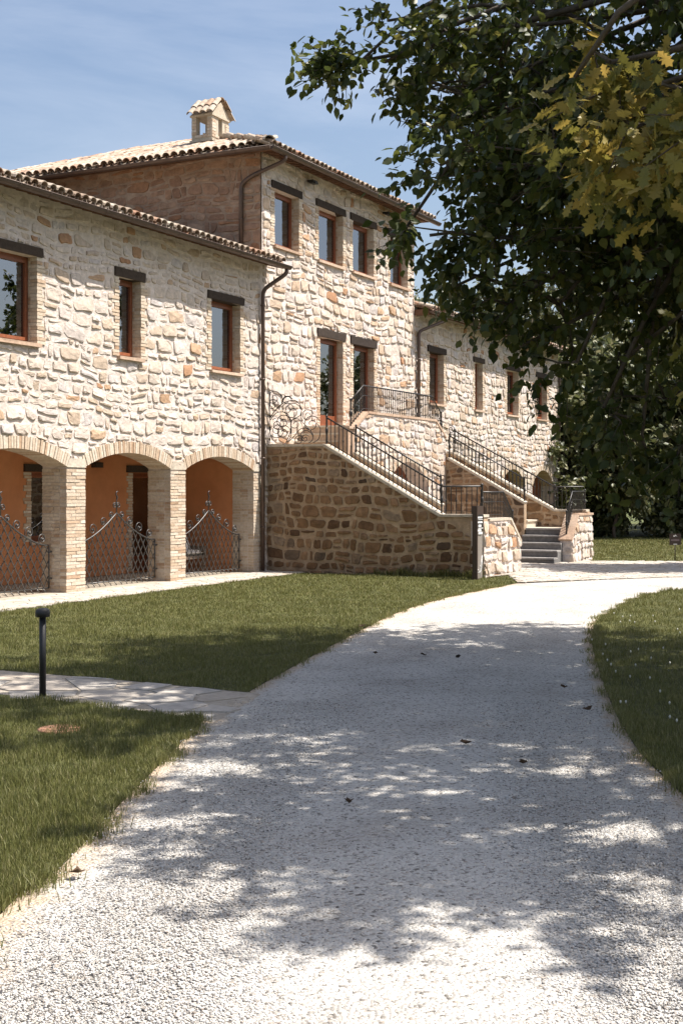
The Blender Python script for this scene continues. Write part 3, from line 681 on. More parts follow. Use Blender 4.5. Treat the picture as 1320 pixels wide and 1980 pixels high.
# hipped roof
TT = .37; x0, x1, y0, y1 = XJ-OV+.03, XR+OV-.03, YF-OV+.03, YT1+.4; hz = ZT+.12; ins = (y1-y0)/2; zr = hz+TT*ins; xm0, xm1 = min(x0+ins, (x0+x1)/2-.1), max(x1-ins, (x0+x1)/2+.1); ins = xm0-x0; zr = hz+TT*ins
ym0, ym1 = y0+ins, y1-ins
mb = MB().add([(x0, y0, hz), (x1, y0, hz), (x1, y1, hz), (x0, y1, hz), (xm0, ym0, zr), (xm1, ym0, zr), (xm1, ym1, zr), (xm0, ym1, zr)], [(0,1,5,4), (1,2,6,5), (2,3,7,6), (3,0,4,7), (4,5,6,7), (0,3,2,1)])
roofT = mb.build('roof', 'eave_timber', TH)
pct, pcr = Pieces(), Pieces()
Lx, Ly = x1-x0, y1-y0
tile_slope(pct, pcr, (x0, y0-.04, hz-.02), (1, 0, 0), (0, 1, 0), Lx, 11, TT, inside=lambda a, u: u-.1 < a < Lx-u+.1, first=1, seed=2)
tile_slope(pct, pcr, (x0-.04, y1, hz-.02), (0, -1, 0), (1, 0, 0), Ly, 11, TT, inside=lambda a, u: u-.1 < a < Ly-u+.1, first=6, seed=3)
k = 0
while k < 11:                                           # hip tiles up the near corner
    p = Vector((x0, y0, hz+.09))+Vector((1, 1, TT)).normalized()*(k*.34); u = Vector((1, 1, TT)).normalized(); a = Vector((1, -1, 0)).normalized(); n = a.cross(u); n = n if n.z > 0 else -n
    pct.add([tuple(p+a*g[0]*1.3+u*g[1]+n*g[2]*1.3) for g in TC], TCF); k += 1
pct.finish('tile', 'tiles_front', 'tile', roofT); pcr.finish('tile', 'tiles_rest', 'tile', roofT, 0)
eave_rafters(roofT, XJ+.02, XR, ZT+.1)
gutter('g', TH, (x0-.07, y0-.065, ZT), (x1+.05, y0-.065, ZT)); gutter('g', TH, (x0-.065, y1, ZT), (x0-.065, y0-.07, ZT))
xb = XJ-.06; yb = onY(465, 400, YF)[1]
a_, b_ = ray(466); yp = b_*(xb/a_)
downpipe(TH, [(XJ+.1, y0-.06, ZT+.02), (XJ+.1, y0-.06, ZT-.09), (xb, yp-.25, ZT-.36), (xb, yp, ZT-.5), (xb, yp, 6.35)], clamps=(7.2,))
for px, py in ((603, 352), (748, 413)):                 # small floodlights under the eave
    p = onY(px, py, YF-.12); MB().box(p[0]-.10, p[0]+.10, YF-.20, YF-.10, p[2]-.04, p[2]+.03).box(p[0]-.02, p[0]+.02, YF-.10, YF, p[2], p[2]+.05).box(p[0]-.07, p[0]+.07, YF-.24, YF-.2, p[2]-.05, p[2]-.01).build('floodlight', 'black_metal', TH)
# chimney
cxx, cyy = 24.45, 15.55; cw_, cd = .70, .52
zb0, zc = ZT+.3, 9.72
ch = MB().box(cxx, cxx+cw_, cyy, cyy+cd, zb0, 9.42).box(cxx, cxx+.15, cyy, cyy+.12, 9.42, 9.86).box(cxx+cw_-.15, cxx+cw_, cyy, cyy+.12, 9.42, 9.86).box(cxx, cxx+.15, cyy+cd-.12, cyy+cd, 9.42, 9.86).box(cxx+cw_-.15, cxx+cw_, cyy+cd-.12, cyy+cd, 9.42, 9.86)
ch.box(cxx+.15, cxx+.27, cyy+.002, cyy+.1, 9.42, 9.86).box(cxx+cw_-.27, cxx+cw_-.15, cyy+.002, cyy+.1, 9.42, 9.86)
ch.box(cxx-.035, cxx+cw_+.035, cyy-.035, cyy+cd+.035, 9.30, 9.345).box(cxx-.03, cxx+cw_+.03, cyy-.03, cyy+cd+.03, 9.86, 9.9)
ch.prism([(cxx-.02, 9.9), (cxx+cw_+.02, 9.9), (cxx+cw_/2, 10.22)], lambda a, b: (a, cyy-.02, b), lambda a, b: (a, cyy+cd+.02, b))
cho = ch.build('chimney', 'brick_mortar', TH)
pcc = Pieces()
for i in range(int((9.84-zb0)/.066)):
    z = zb0+i*.066
    if z < 8.75 or 9.24 < z < 9.345: continue
    if z > 9.40:
        for c_ in (0, 1):
            xq = cxx+c_*(cw_-.15); pcc.add(*box_piece(xq+.004, xq+.146, cyy-.012, cyy+.05, z, z+.056, rngB)); yq = cyy+c_*(cd-.12); pcc.add(*box_piece(cxx-.012, cxx+.05, yq+.004, yq+.116, z, z+.056, rngB))
        continue
    for f in range(3):
        a = f/3 if i % 2 else (f-.5)/3; e = min(1, a+1/3); a = max(0, a)
        if e-a < .05: continue
        pcc.add(*box_piece(cxx+cw_*a+.005, cxx+cw_*e-.005, cyy-.012, cyy+.05, z, z+.056, rngB)); pcc.add(*box_piece(cxx-.012, cxx+.05, cyy+cd*a+.005, cyy+cd*e-.005, z, z+.056, rngB))
pcc.finish('brick', 'bricks_rest', 'brick', cho)
pct = Pieces(); tl = math.hypot(cw_/2+.1, .36)
for sg in (-1, 1):
    u = Vector((-sg*(cw_/2), 0, .32)).normalized(); n = Vector((sg*.32, 0, cw_/2)).normalized(); a = Vector((0, 1, 0))
    for r in range(2):
        for c in range(4):
            p = Vector((cxx+cw_/2+sg*(cw_/2+.09), cyy-.02+c*.17, 9.86))+u*(r*.24)+n*(.05+r*.012)
            pct.add([tuple(p+a*g[0]*.9+u*g[1]*.65+n*g[2]*.9) for g in TC], TCF)
for c in range(2): pct.add([tuple(Vector((cxx+cw_/2, cyy-.06+c*.3, 10.25))+Vector((g[0]*1.1, g[1]*.8, g[2]))) for g in TC], TCF)
pct.finish('tile', 'tiles_rest', 'tile', cho)

# ================================================================== RIGHT WING
RW = thing('house_wing', 'two-storey stone wing with narrow windows beyond the tall house and stairs', 'building', (37, YF+4, 0))
wins_r = [(X_at(a), X_at(b)) for a, b in ((829, 857), (916.7, 931.7), (979, 1001), (1037, 1056))]
arch_r = [(31.9, 34.3), (34.6, 36.9), (X_at(967), X_at(1015)), (X_at(1028), X_at(1069))]
RZ0, RZ1 = 3.95, 5.30
mb = MB(); sheet_with_holes(mb, rect(XR, XE, -.3, ZW+.2), [rect(a-.012, b+.012, RZ0, RZ1) for a, b in wins_r]+[arch_poly(a, b, -.05, 1.80, .52) for a, b in arch_r], PF, [.26]*4+[.5]*4)
mb.box(XE-.02, XE, YF+.001, YF+9, -.3, ZW+.2); wr = mb.build('wall', 'mortar', RW)
pcs, pcb = Pieces(), Pieces()
stones(pcs, PF, XR+.02, XE-.02, .1, ZW+.08, 31, hh=(.12, .26), ww=(.15, .42), holes=[hole_of(a, b, RZ0, RZ1) for a, b in wins_r]+[rect(a-.13, b+.13, RZ1-.05, RZ1+.15) for a, b in wins_r]+[arch_band(a, b, 1.78, .52, .17) for a, b in arch_r], gap=.007, proud=(.004, .034))
pcs.finish('stone', 'stones_rest', 'stone', wr)
for a, b in wins_r: jamb_bricks(pcb, a, RZ0, RZ1, -1); jamb_bricks(pcb, b, RZ0, RZ1, 1); window(RW, a, b, RZ0, RZ1, curtain='left')
for a, b in arch_r:
    voussoirs(pcb, PF, a, b, 1.78, .52, .16, .45, rngB)
    d = MB().box(a, b, YF+.45, YF+.5, -.02, 2.35).build('arch_door', 'red_wood', RW)
    for k in range(9): x = a+.05+(b-a-.1)*k/9; MB().box(x, x+(b-a-.1)/9-.015, YF+.42, YF+.448, 0, 2.3).build('door_plank', 'red_wood', d)
pcb.finish('brick', 'bricks_rest', 'brick', wr)
mb = MB().add([(XR+.002, ye, ZW+.12), (XE+.3, ye, ZW+.12), (XE+.3, YF+5, ZW+.12+TAN*(YF+5-ye)), (XR+.002, YF+5, ZW+.12+TAN*(YF+5-ye)), (XE+.3, YF+10, ZW+.1), (XR+.002, YF+10, ZW+.1)], [(0,1,2,3), (3,2,4,5)])
mb.box(XR+.01, XR+.16, ye+.02, YF, ZW-.02, ZW+.12)
roofR = mb.build('roof', 'eave_timber', RW)
pct, pcr = Pieces(), Pieces()
tile_slope(pct, pcr, (XR+.1, ye-.04, ZW+.10), (1, 0, 0), (0, 1, 0), XE+.3-XR-.1, 15, TAN, first=2, seed=4)
pct.finish('tile', 'tiles_front', 'tile', roofR); pcr.finish('tile', 'tiles_rest', 'tile', roofR, 0)
eave_rafters(roofR, XR+.2, XE+.2, ZW+.1)
gutter('g', RW, (XR+.02, YF-OV-.035, ZW), (XE+.3, YF-OV-.035, ZW))
xp = onY(809, 700, YF-.07)[0]
downpipe(RW, [(XR+.95, YF-OV-.03, ZW+.02), (XR+.95, YF-OV-.03, ZW-.08), (xp, YF-.075, ZW-.42), (xp, YF-.075, 3.06)], clamps=(3.6, 5.0))
downpipe(RW, [(XE+.1, YF-OV-.03, ZW+.02), (XE+.1, YF-OV-.03, ZW-.08), (XE-.06, YF-.075, ZW-.42), (XE-.06, YF-.075, .04)], clamps=(1.5, 3.5, 5.0))

# ================================================================== DOUBLE STAIRCASE
ST = thing('stone_staircase', 'double stone staircase with wrought iron railings rising to the terrace', 'staircase', (26.9, 11, 0))
XO, XI = 23.46, 24.43                                  # left flight: outer face, inner face
XO2, XI2 = 30.30, 29.33
def wall_prism(name, poly, x0, x1, matn, parent=ST): return MB().prism(poly, lambda y, z: (x0, y, z), lambda y, z: (x1, y, z)).build(name, matn, parent)
outer = [(YF-.003, -.2), (YF-.003, 2.55), (12.29, 2.55), (9.77, 1.16), (8.88, 1.16), (8.88, -.2)]
inner = [(12.05, -.2), (12.05, 2.42), (10.1, 1.345), (10.1, -.2)]
w1 = wall_prism('side_wall', outer, XO+.001, XO+.22, 'mortar_brown'); w1b = wall_prism('inner_wall', inner, XI-.16, XI, 'mortar_brown')
w2 = wall_prism('side_wall', [(YF-.003, -.2), (YF-.003, 2.55), (12.29, 2.55), (9.70, 1.16), (8.88, 1.16), (8.88, -.2)], XO2, XO2+.22, 'mortar_brown'); w2b = wall_prism('inner_wall', inner, XI2+.001, XI2+.16, 'mortar_brown')
def ylim(poly):                                        # upper limit of a wall with a sloping top
    (ya, za), (yb, zb) = poly[2], poly[3]; a, b = -(zb-za), (yb-ya)
    if b < 0: a, b = -a, -b
    return (a, b, a*ya+b*za)
pc = Pieces()
lim = (-(1.16-2.55), (9.77-12.29)); 
def below(y0, z0, y1, z1):                              # half plane under the line
    a, b = -(z1-z0), (y1-y0)
    if b < 0: a, b = -a, -b
    return (a, b, a*y0+b*z0)
sl = below(12.29, 2.55, 9.77, 1.16)
PX = lambda X: (lambda y, z, d: (X-d, y, z))
rS = random.Random(41)
for poly in coursed(8.88, YF-.01, -.02, 2.53, (.13, .27), (.14, .38), rS, limits=(sl,) ):
    if sum(p[0] for p in poly)/len(poly) < 9.85: poly = clip(poly, 0, 1, 1.145)
    if len(poly) < 3: continue
    if area(poly) < 0: poly = poly[::-1]
    s = stone_mesh(poly, PX(XO), rS, gap=.016, proud=(.006, .03))
    if s: pc.add(*s)
pc.finish('stone', 'stones_rest', 'stone_brown', w1)
pc = Pieces(); stones(pc, PX(XI2), 10.1, 12.05, 0, 2.4, 42, limits=(below(12.05, 2.42, 10.1, 1.345),), gap=.014, proud=(.006, .03)); pc.finish('stone', 'stones_rest', 'stone_brown', w2b)
pc = Pieces(); stones(pc, PX(XO2), 9.1, 13.5, .8, 2.53, 43, limits=(below(12.29, 2.55, 9.70, 1.16),), gap=.014, proud=(.004, .02)); pc.finish('stone', 'stones_rest', 'stone_brown', w2)
# terrace block
BX0, BX1, BY, BZ = XI, XI2, 12.07, 3.05
ramp_l = [(BX0, -.2), (BX1, -.2), (BX1, 2.90), (28.72, 3.28), (25.04, 3.28), (BX0, 2.93)]
archT = arch_poly(26.0, 28.3, -.15, 1.75, .55)
mb = MB(); PT = lambda x, z, d: (x, BY-d, z); sheet_with_holes(mb, ramp_l, [archT], PT, [.45])
mb.prism([(25.04, 3.28), (BX0, 2.93), (BX0, 2.5), (25.04, 2.5)], lambda a, b: (a, BY+.001, b), lambda a, b: (a, BY+.2, b)); mb.prism([(BX1, 2.9), (28.72, 3.28), (28.72, 2.5), (BX1, 2.5)], lambda a, b: (a, BY+.001, b), lambda a, b: (a, BY+.2, b)); mb.box(25.04, 28.72, BY+.001, BY+.2, 2.6, 3.28)
tb = mb.build('terrace_wall', 'mortar', ST)
MB().box(25.2, 28.6, BY+.2, YF-.003, BZ-.12, BZ).build('terrace_floor', 'terracotta_coping', ST)
MB().box(26.0, 28.3, BY+.45, BY+.5, -.1, 2.4).build('cellar_door', 'red_wood', ST)
pc = Pieces(); stones(pc, PT, BX0, BX1, .02, 3.26, 44, hh=(.12, .27), ww=(.16, .48), holes=[arch_band(26.0, 28.3, 1.75, .55, .16)], limits=(below(25.04, 3.26, BX0, 2.91), below(BX1, 2.88, 28.72, 3.26)), gap=.007, proud=(.004, .034)); pc.finish('stone', 'stones_rest', 'stone', tb)
pc = Pieces(); voussoirs(pc, PT, 26.0, 28.3, 1.75, .55, .15, .42, rngB); pc.finish('brick', 'bricks_rest', 'brick', tb)
# front parapets (piers) beside the short flights
pier_l = [(XO, -.2), (25.5, -.2), (25.5, .62), (24.9, 1.08), (XO, 1.08)]
pier_r = [(29.0, -.2), (30.66, -.2), (30.66, 1.08), (29.5, 1.08), (29.0, .54)]
PYF = 8.87
for nm, pl, seed in (('front_wall', pier_l, 45), ('front_wall', pier_r, 46)):
    o = MB().prism(pl, lambda a, b: (a, PYF, b), lambda a, b: (a, PYF+.26, b)).build(nm, 'mortar', ST)
    pc = Pieces(); li = (below(25.5, .60, 24.9, 1.06),) if seed == 45 else (below(29.0, .52, 29.5, 1.06),)
    stones(pc, lambda x, z, d: (x, PYF-d, z), pl[0][0]-.02, max(p[0] for p in pl), 0, 1.06, seed, hh=(.12, .26), ww=(.16, .4), limits=li, gap=.008, proud=(.012, .05))
    if seed == 46: stones(pc, PX(29.0), PYF, PYF+.26, 0, .5, 47, gap=.008, proud=(.004, .012))
    pc.finish('stone', 'stones_rest', 'stone', o)
def coping(pts, wd, matn='pale_stone', side=None, th=.05, piece=.42):
    """slabs laid along a polyline; side = unit vector across"""
    for a, b in zip(pts[:-1], pts[1:]):
        a, b = Vector(a), Vector(b); L = (b-a).length; n = max(1, round(L/piece)); t = (b-a).normalized(); up = t.cross(side); up = up if up.z > 0 else -up
        for i in range(n):
            p, q = a+t*(L*i/n+.003), a+t*(L*(i+1)/n-.003); V = []
            for c in (p, q):
                for s, u in ((-.03, 0), (wd+.03, 0), (wd+.03, th), (-.03, th)): V.append(tuple(c+side*s+up*(u+rngB.uniform(-.002, .002))))
            MB().add(V, [(0,1,2,3), (7,6,5,4), (0,4,5,1), (1,5,6,2), (2,6,7,3), (3,7,4,0)]).build('coping_slab', matn, ST)
sx, sy = Vector((1, 0, 0)), Vector((0, 1, 0))
coping([(XO, YF-.01, 2.552), (XO, 12.29, 2.552), (XO, 9.77, 1.162), (XO, 8.86, 1.162)], .22, 'pale_stone', sx)
coping([(XI-.16, 12.03, 2.41), (XI-.16, 10.1, 1.347)], .16, 'pale_stone', sx)
coping([(XO2, YF-.01, 2.552), (XO2, 12.29, 2.552), (XO2, 9.70, 1.162), (XO2, 8.9, 1.162)], .22, 'pale_stone', sx)
coping([(XI2, 12.03, 2.41), (XI2, 10.1, 1.347)], .16, 'pale_stone', sx)
coping([(BX0-.3, BY, 2.93), (BX0, BY, 2.93), (25.04, BY, 3.282), (28.72, BY, 3.282), (BX1, BY, 2.90)], .2, 'terracotta_coping', sy)
MB().box(BX0-.3, BX0, BY+.002, BY+.2, 1.2, 2.93).build('newel_pier', 'terracotta_coping', ST)
coping([(XO+.24, PYF, 1.082), (24.9, PYF, 1.082), (25.52, PYF, .61)], .26, 'pale_stone', sy); coping([(28.98, PYF, .52), (29.5, PYF, 1.082), (30.68, PYF, 1.082)], .26, 'terracotta_coping', sy)
# steps: long flights, short flights and steps up to the terrace
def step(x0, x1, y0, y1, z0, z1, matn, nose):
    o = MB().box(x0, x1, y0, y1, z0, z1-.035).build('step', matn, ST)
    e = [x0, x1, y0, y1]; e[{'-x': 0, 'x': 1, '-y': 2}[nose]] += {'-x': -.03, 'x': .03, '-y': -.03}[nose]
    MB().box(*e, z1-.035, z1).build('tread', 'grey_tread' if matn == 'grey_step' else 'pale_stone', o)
for xa, xb in ((XO+.22, XI-.16), (XI2+.16, XO2)):
    for i in range(8):
        y = 10.1+i*.2737; step(xa, xb, y, y+.2737 if i < 7 else YF-.003, .4, .79+(i+1)*.17625, 'pale_stone', '-y')
    MB().box(xa, xb, PYF+.26, 10.1, .3, .79).build('landing', 'pale_stone', ST)
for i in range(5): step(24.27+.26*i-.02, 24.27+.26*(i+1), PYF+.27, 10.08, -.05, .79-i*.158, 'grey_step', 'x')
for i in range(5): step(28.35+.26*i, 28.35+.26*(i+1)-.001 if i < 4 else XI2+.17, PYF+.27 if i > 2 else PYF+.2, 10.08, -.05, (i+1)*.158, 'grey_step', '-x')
for i in range(5): step(24.2+i*.21, 24.2+(i+1)*.21, BY+.21, YF-.004, 1.8, 2.2+(i+1)*.17, 'terracotta_coping', '-x')
for i in range(5): step(29.56-(i+1)*.21, 29.56-i*.21, BY+.21, YF-.004, 1.8, 2.2+(i+1)*.17, 'terracotta_coping', 'x')
# railings
bal_cache = {}
def baluster_mesh(h, fancy=True):
    k = (round(h, 2), fancy)
    if k not in bal_cache:
        mb = MB().box(-.007, .007, -.007, .007, 0, h)
        if fancy: mb.tube([(0, 0, h*.42), (0, 0, h*.46), (0, 0, h*.5), (0, 0, h*.54)], [.008, .018, .018, .008], 6)
        me = bpy.data.meshes.new('baluster'); me.from_pydata(mb.v, [], mb.f); me.materials.append(M['dark_iron']); bal_cache[k] = me
    return bal_cache[k]
def railing(pts, h, sp=.105, mid=False, fancy=True, newels=(), rr=.017):
    P3 = [Vector(p) for p in pts]; up = Vector((0, 0, h)); mb = MB().tube([p+up for p in P3], rr, 6)
    mb.tube([p+Vector((0, 0, .06)) for p in P3], .008, 4)
    if mid: mb.tube([p+up*.62 for p in P3], .008, 4)
    o = mb.build('railing', 'dark_iron', ST)
    L = [0]
    for a, b in zip(P3[:-1], P3[1:]): L.append(L[-1]+(b-a).length)
    n = int(L[-1]/sp)
    for i in range(n+1):
        s = L[-1]*i/n; p = [float(np.interp(s, L, [q[c] for q in P3])) for c in range(3)]
        if i in (0, n): continue
        e = bpy.data.objects.new('baluster', baluster_mesh(h, fancy and i % 2 == 0)); link(e, o, p)
    for k in newels:
        p = P3[k]; MB().box(p.x-.014, p.x+.014, p.y-.014, p.y+.014, p.z, p.z+h+.02).tube([p+up*.35, p+up*.45, p+up*.55, p+up*.65], [.014, .03, .03, .014], 8).tube([p+up, p+up+Vector((0, 0, .03)), p+up+Vector((0, 0, .06))], [.012, .028, .006], 8).build('newel_post', 'dark_iron', o)
    return o
xr = XO+.11; c = .05
railing([(xr, 12.27, 2.6), (xr, 9.78, 1.215), (xr, 8.95, 1.215)], .53, newels=(0, 1, 2))
railing([(XI-.08, 12.0, 2.44), (XI-.08, 10.12, 1.40)], .53, newels=(0, 1))
railing([(XI2+.08, 12.0, 2.44), (XI2+.08, 10.12, 1.40)], .53, newels=(0, 1))
railing([(XO2+.11, 12.27, 2.6), (XO2+.11, 9.71, 1.215), (XO2+.11, 9.0, 1.215)], .53, newels=(0, 1))
railing([(BX0+.02, BY+.1, 2.98), (25.04, BY+.1, 3.335), (28.72, BY+.1, 3.335), (BX1-.02, BY+.1, 2.96)], .54, sp=.098, mid=True, fancy=False, newels=(0, 3))
railing([(XO+.2, PYF+.13, 1.135), (24.88, PYF+.13, 1.135), (25.42, PYF+.13, .72)], .50, sp=.085, mid=True, fancy=False, newels=(0, 2))
railing([(29.06, PYF+.13, .66), (29.5, PYF+.13, 1.135), (30.5, PYF+.13, 1.135)], .50, sp=.085, mid=True, fancy=False, newels=(0, 2))
def spiral(cx, cz, r, a0, turns, sgn=1, n=26, pw=.8):
    return [(cx+r*(1-(i/n)*.86)**pw*math.cos(a0+sgn*turns*2*math.pi*i/n), cz+r*(1-(i/n)*.86)**pw*math.sin(a0+sgn*turns*2*math.pi*i/n)) for i in range(n+1)]
# scroll panel on the left landing, read off the photograph in the plane of the side wall
def sp_(px, py):                                        # pixel -> (y,z) on plane X=xr
    a, b = ray(px); d = xr/a; return (b*d, H-(py-HY)/FX*d)
scr = MB(); TU2 = lambda pts, r=.0085: scr.tube([(xr, y, z) for y, z in pts], r, 5)
TU2([sp_(522, 857), sp_(522, 757)], .013); TU2([sp_(519, 859.5), sp_(614, 859.5)], .011)
def scroll(px, py, rp, a0, turns, sgn): 
    y, z = sp_(px, py); k = xr/ray(px)[0]/FX; TU2([(y-(q[0])*k/.892, z+q[1]*k) for q in spiral(0, 0, rp, a0, turns, sgn)])
for a in ((529, 770, 15, 0.2, 1.4, 1), (527, 783, 12, 0, 1.3, 1), (554, 775, 11, .3, .9, 1), (555, 791, 13, 0, 1.4, 1), (565, 796, 19, -.5, 1.5, 1), (537, 821, 14, 2.4, 1.5, -1), (547, 816, 15, 0, 1.5, 1), (536, 832, 16, 3.3, 1.5, 1), (548, 836, 15, -.2, 1.5, 1), (571, 820, 12, 0, 1.5, 1), (594, 803, 12, .2, 1.5, 1), (602, 820, 17, .3, 1.5, 1), (578, 851, 10, .2, 1.5, 1), (590, 848, 8, .5, 1.3, 1), (588, 845, 17, 0, .6, 1)): scroll(*a)
def curve(*p): TU2([sp_(*q) for q in [(a[0], a[1]) for a in smooth(list(p), 5)]])
curve((523, 808), (531, 795), (544, 782), (546, 770), (543, 762)); curve((523, 806), (540, 785), (556, 776), (572, 775), (582, 788), (580, 803), (566, 810))
curve((523, 812), (535, 798), (552, 798), (562, 812), (561, 835), (553, 855)); curve((523, 815), (523, 840), (532, 855), (545, 857)); curve((552, 857), (562, 845), (563, 822), (560, 810)); curve((556, 856), (570, 842), (580, 830), (594, 828), (604, 838), (604, 850), (596, 857)); curve((582, 800), (584, 815), (594, 825), (602, 835)); curve((612, 818), (619, 830), (616, 848), (605, 856)); curve((545, 778), (552, 768), (560, 768), (564, 774))
scr.build('scroll_panel', 'dark_iron', ST)
s2 = MB()                                              # small scroll at the head of the far flight
y0_, z0_ = 12.1, 2.5
s2.tube([(XI2+.08, y0_-.14-q[0], z0_+.62+q[1]) for q in spiral(0, 0, .10, 2.2, 1.5, -1)], .009, 5).tube([(XI2+.08, y0_-.02-q[0], z0_+.25+q[1]) for q in spiral(0, 0, .15, 0, .55, 1)], .009, 5)
s2.build('scroll_panel', 'dark_iron', ST)

# ================================================================== IRON GATES in the arcade
def gate(x0, x1, label):
    t = thing('iron_gate', label, 'gate', ((x0+x1)/2, YF+.27, .022), 'iron lattice gates in the arcade bays'); yg = YF+.27; zb = .10; L = x1-x0; xm = (x0+x1)/2
    top = lambda x: .78+.50*(max(0, 1-abs(x-xm)/(L*.5)))**1.7
    fr = MB(); fr.tube([(x0, yg, zb), (x1, yg, zb)], .013, 5); fr.tube([(x0, yg, zb), (x0, yg, top(x0))], .013, 5); fr.tube([(x1, yg, zb), (x1, yg, top(x1))], .013, 5)
    fr.tube([(x0+L*i/30, yg, top(x0+L*i/30)) for i in range(31)], .014, 5)
    for z in (.25, .68): fr.tube([(x1, yg, z), (x1+.06, yg, z)], .02, 6); fr.tube([(x0, yg, z), (x0-.06, yg, z)], .02, 6)
    fr.build('frame', 'iron', t)
    sp = .155; sl = 1.55; k = -12
    while True:                                         # the two sets of lattice bars
        xs = x0+k*sp; k += 1
        if xs > x1+1.2: break
        for sg in (1, -1):
            pts = []
            for i in range(41):
                z = zb+1.25*i/40; x = xs+sg*(z-zb)/sl
                if x0 <= x <= x1 and z <= top(x): pts.append((x, yg+sg*.007, z))
            if len(pts) > 2: MB().tube([pts[0], pts[-1]], .0085, 4, smooth=False).build('bar', 'iron', t)
    for i in range(1, 15):
        x = x0+L*i/15; MB().tube([(x, yg, zb), (x+.02, yg-.02, zb-.04), (x+.035, yg-.04, .03)], .009, 4).build('foot', 'iron', t)
    for f, r in ((.06, .10), (.2, .12), (.33, .10), (.43, .075)):
        for sg in (-1, 1):
            x = xm+sg*L*(.5-f)*.97; z = top(x)+r*.95; tl = [(x-sg*q[0], yg, z+q[1]) for q in spiral(0, 0, r, -1.9, 1.5, 1)]
            MB().tube(tl, .0095, 5).tube([(x, yg, z-.02), (x+.02*sg, yg, z+.01)], .018, 6).build('scroll', 'iron', t)
    zt = top(xm)
    for sg in (-1, 1): MB().tube([(xm+sg*(.055+q[0]), yg, zt+.13+q[1]) for q in spiral(0, 0, .055, 3.3, 1.4, -1)], .0095, 5).build('scroll', 'iron', t)
    MB().tube([(xm, yg, zt), (xm, yg, zt+.22), (xm+.02, yg, zt+.27), (xm-.02, yg, zt+.33), (xm+.01, yg, zt+.37), (xm+.05, yg, zt+.375)], [.013, .012, .017, .012, .012, .006], 6).build('finial', 'iron', t)
for k, (a, b) in enumerate(arch_x[1:]):
    gate(a+.08, b-.1, ('iron lattice gate with scrolled crest in bay under the wide curtained window', 'iron lattice gate with scrolled crest in front of the porch door', 'iron lattice gate with scrolled crest in bay with white cushion by downpipe')[k])
# wicker chair with cushion behind the last gate
ch_ = thing('porch_chair', 'low wicker chair with white cushions behind the iron gate', 'chair', (22.2, YF+1.15, .02))
MB().box(21.8, 22.6, YF+.9, YF+1.5, .30, .36).box(21.8, 22.6, YF+1.44, YF+1.5, .36, .72).box(21.8, 21.86, YF+.9, YF+1.44, .36, .55).box(22.54, 22.6, YF+.9, YF+1.44, .36, .55).build('frame', 'wicker', ch_)
for x in (21.82, 22.53):
    for y in (YF+.92, YF+1.43): MB().box(x, x+.05, y, y+.05, .02, .30).build('leg', 'wicker', ch_)
def pillow(name, c, sx_, sy_, sz, tilt, parent):
    V = []; F = []; n = 8
    for i in range(n+1):
        for j in range(n+1):
            a, b = i/n*2-1, j/n*2-1; h = sz*math.sqrt(max(0, (1-a**4)*(1-b**4)))
            for s in (1, -1): V.append((c[0]+a*sx_, c[1]+b*sy_*math.cos(tilt)-s*h*math.sin(tilt), c[2]+b*sy_*math.sin(tilt)+s*h*math.cos(tilt)))
    for i in range(n):
        for j in range(n):
            for s in (0, 1): q = [2*(i*(n+1)+j)+s, 2*((i+1)*(n+1)+j)+s, 2*((i+1)*(n+1)+j+1)+s, 2*(i*(n+1)+j+1)+s]; F.append(q if s == 0 else q[::-1])
    MB().add(V, F, True).build(name, 'cushion', parent)
pillow('seat_cushion', (22.2, YF+1.17, .42), .33, .26, .06, 0, ch_); pillow('back_cushion', (22.2, YF+1.33, .68), .34, .27, .08, math.radians(66), ch_)

# ================================================================== SMALL THINGS ON THE LAWN
p = gnd(83, 1352)
bo = thing('bollard_lamp', 'black mushroom-head bollard lamp on the lawn beside the flagstone walk', 'lamp', (p[0], p[1], .01))
MB().tube([(p[0], p[1], 0), (p[0], p[1], .69)], .027, 16).build('post', 'black_metal', bo)
hd = MB(); hd.tube([(p[0], p[1], z) for z in (.665, .668, .70, .722, .735, .738)], [.05, .058, .06, .055, .035, .004], 20); hd.build('lamp_head', 'black_metal', bo)
MB().tube([(p[0], p[1], -.01), (p[0], p[1], .025)], .05, 16).build('base_plate', 'black_metal', bo)
p = gnd(115, 1415); n = 20
tag(MB().tube([(p[0], p[1], -.02), (p[0], p[1], .022), (p[0], p[1], .027)], [.15, .15, .14], 20).build('valve_lid', 'rust_lid'), 'round terracotta-red valve lid set in the grass by the bollard', 'lid')
# totem sign by the stair corner
tx, ty = 22.92, 8.80
to = thing('totem_sign', 'dark brown totem sign with white text rows beside the stair corner', 'sign', (tx+.15, ty+.05, .01))
MB().box(tx, tx+.035, ty, ty+.10, 0, 1.38).box(tx+.0351, tx+.36, ty+.02, ty+.10, 1.22, 1.379).build('post', 'brown_metal', to)
pnl = MB().box(tx+.0351, tx+.34, ty+.03, ty+.07, .03, 1.2195).build('panel', 'grey_panel', to)
MB().box(tx+.036, tx+.35, ty+.019, ty+.0299, .92, 1.2195).build('header', 'black_metal', pnl)
tw = MB()
for z, a, b, hh_ in ((1.165, .07, .30, .03), (1.125, .09, .32, .008), (1.075, .07, .30, .03), (1.01, .10, .24, .042), (.965, .09, .34, .012), (.925, .07, .24, .036), (.875, .10, .30, .042)): tw.box(tx+a, tx+b, ty+.013, ty+.0185, z-hh_/2, z+hh_/2)
tw.build('text_rows', 'white_print', pnl)
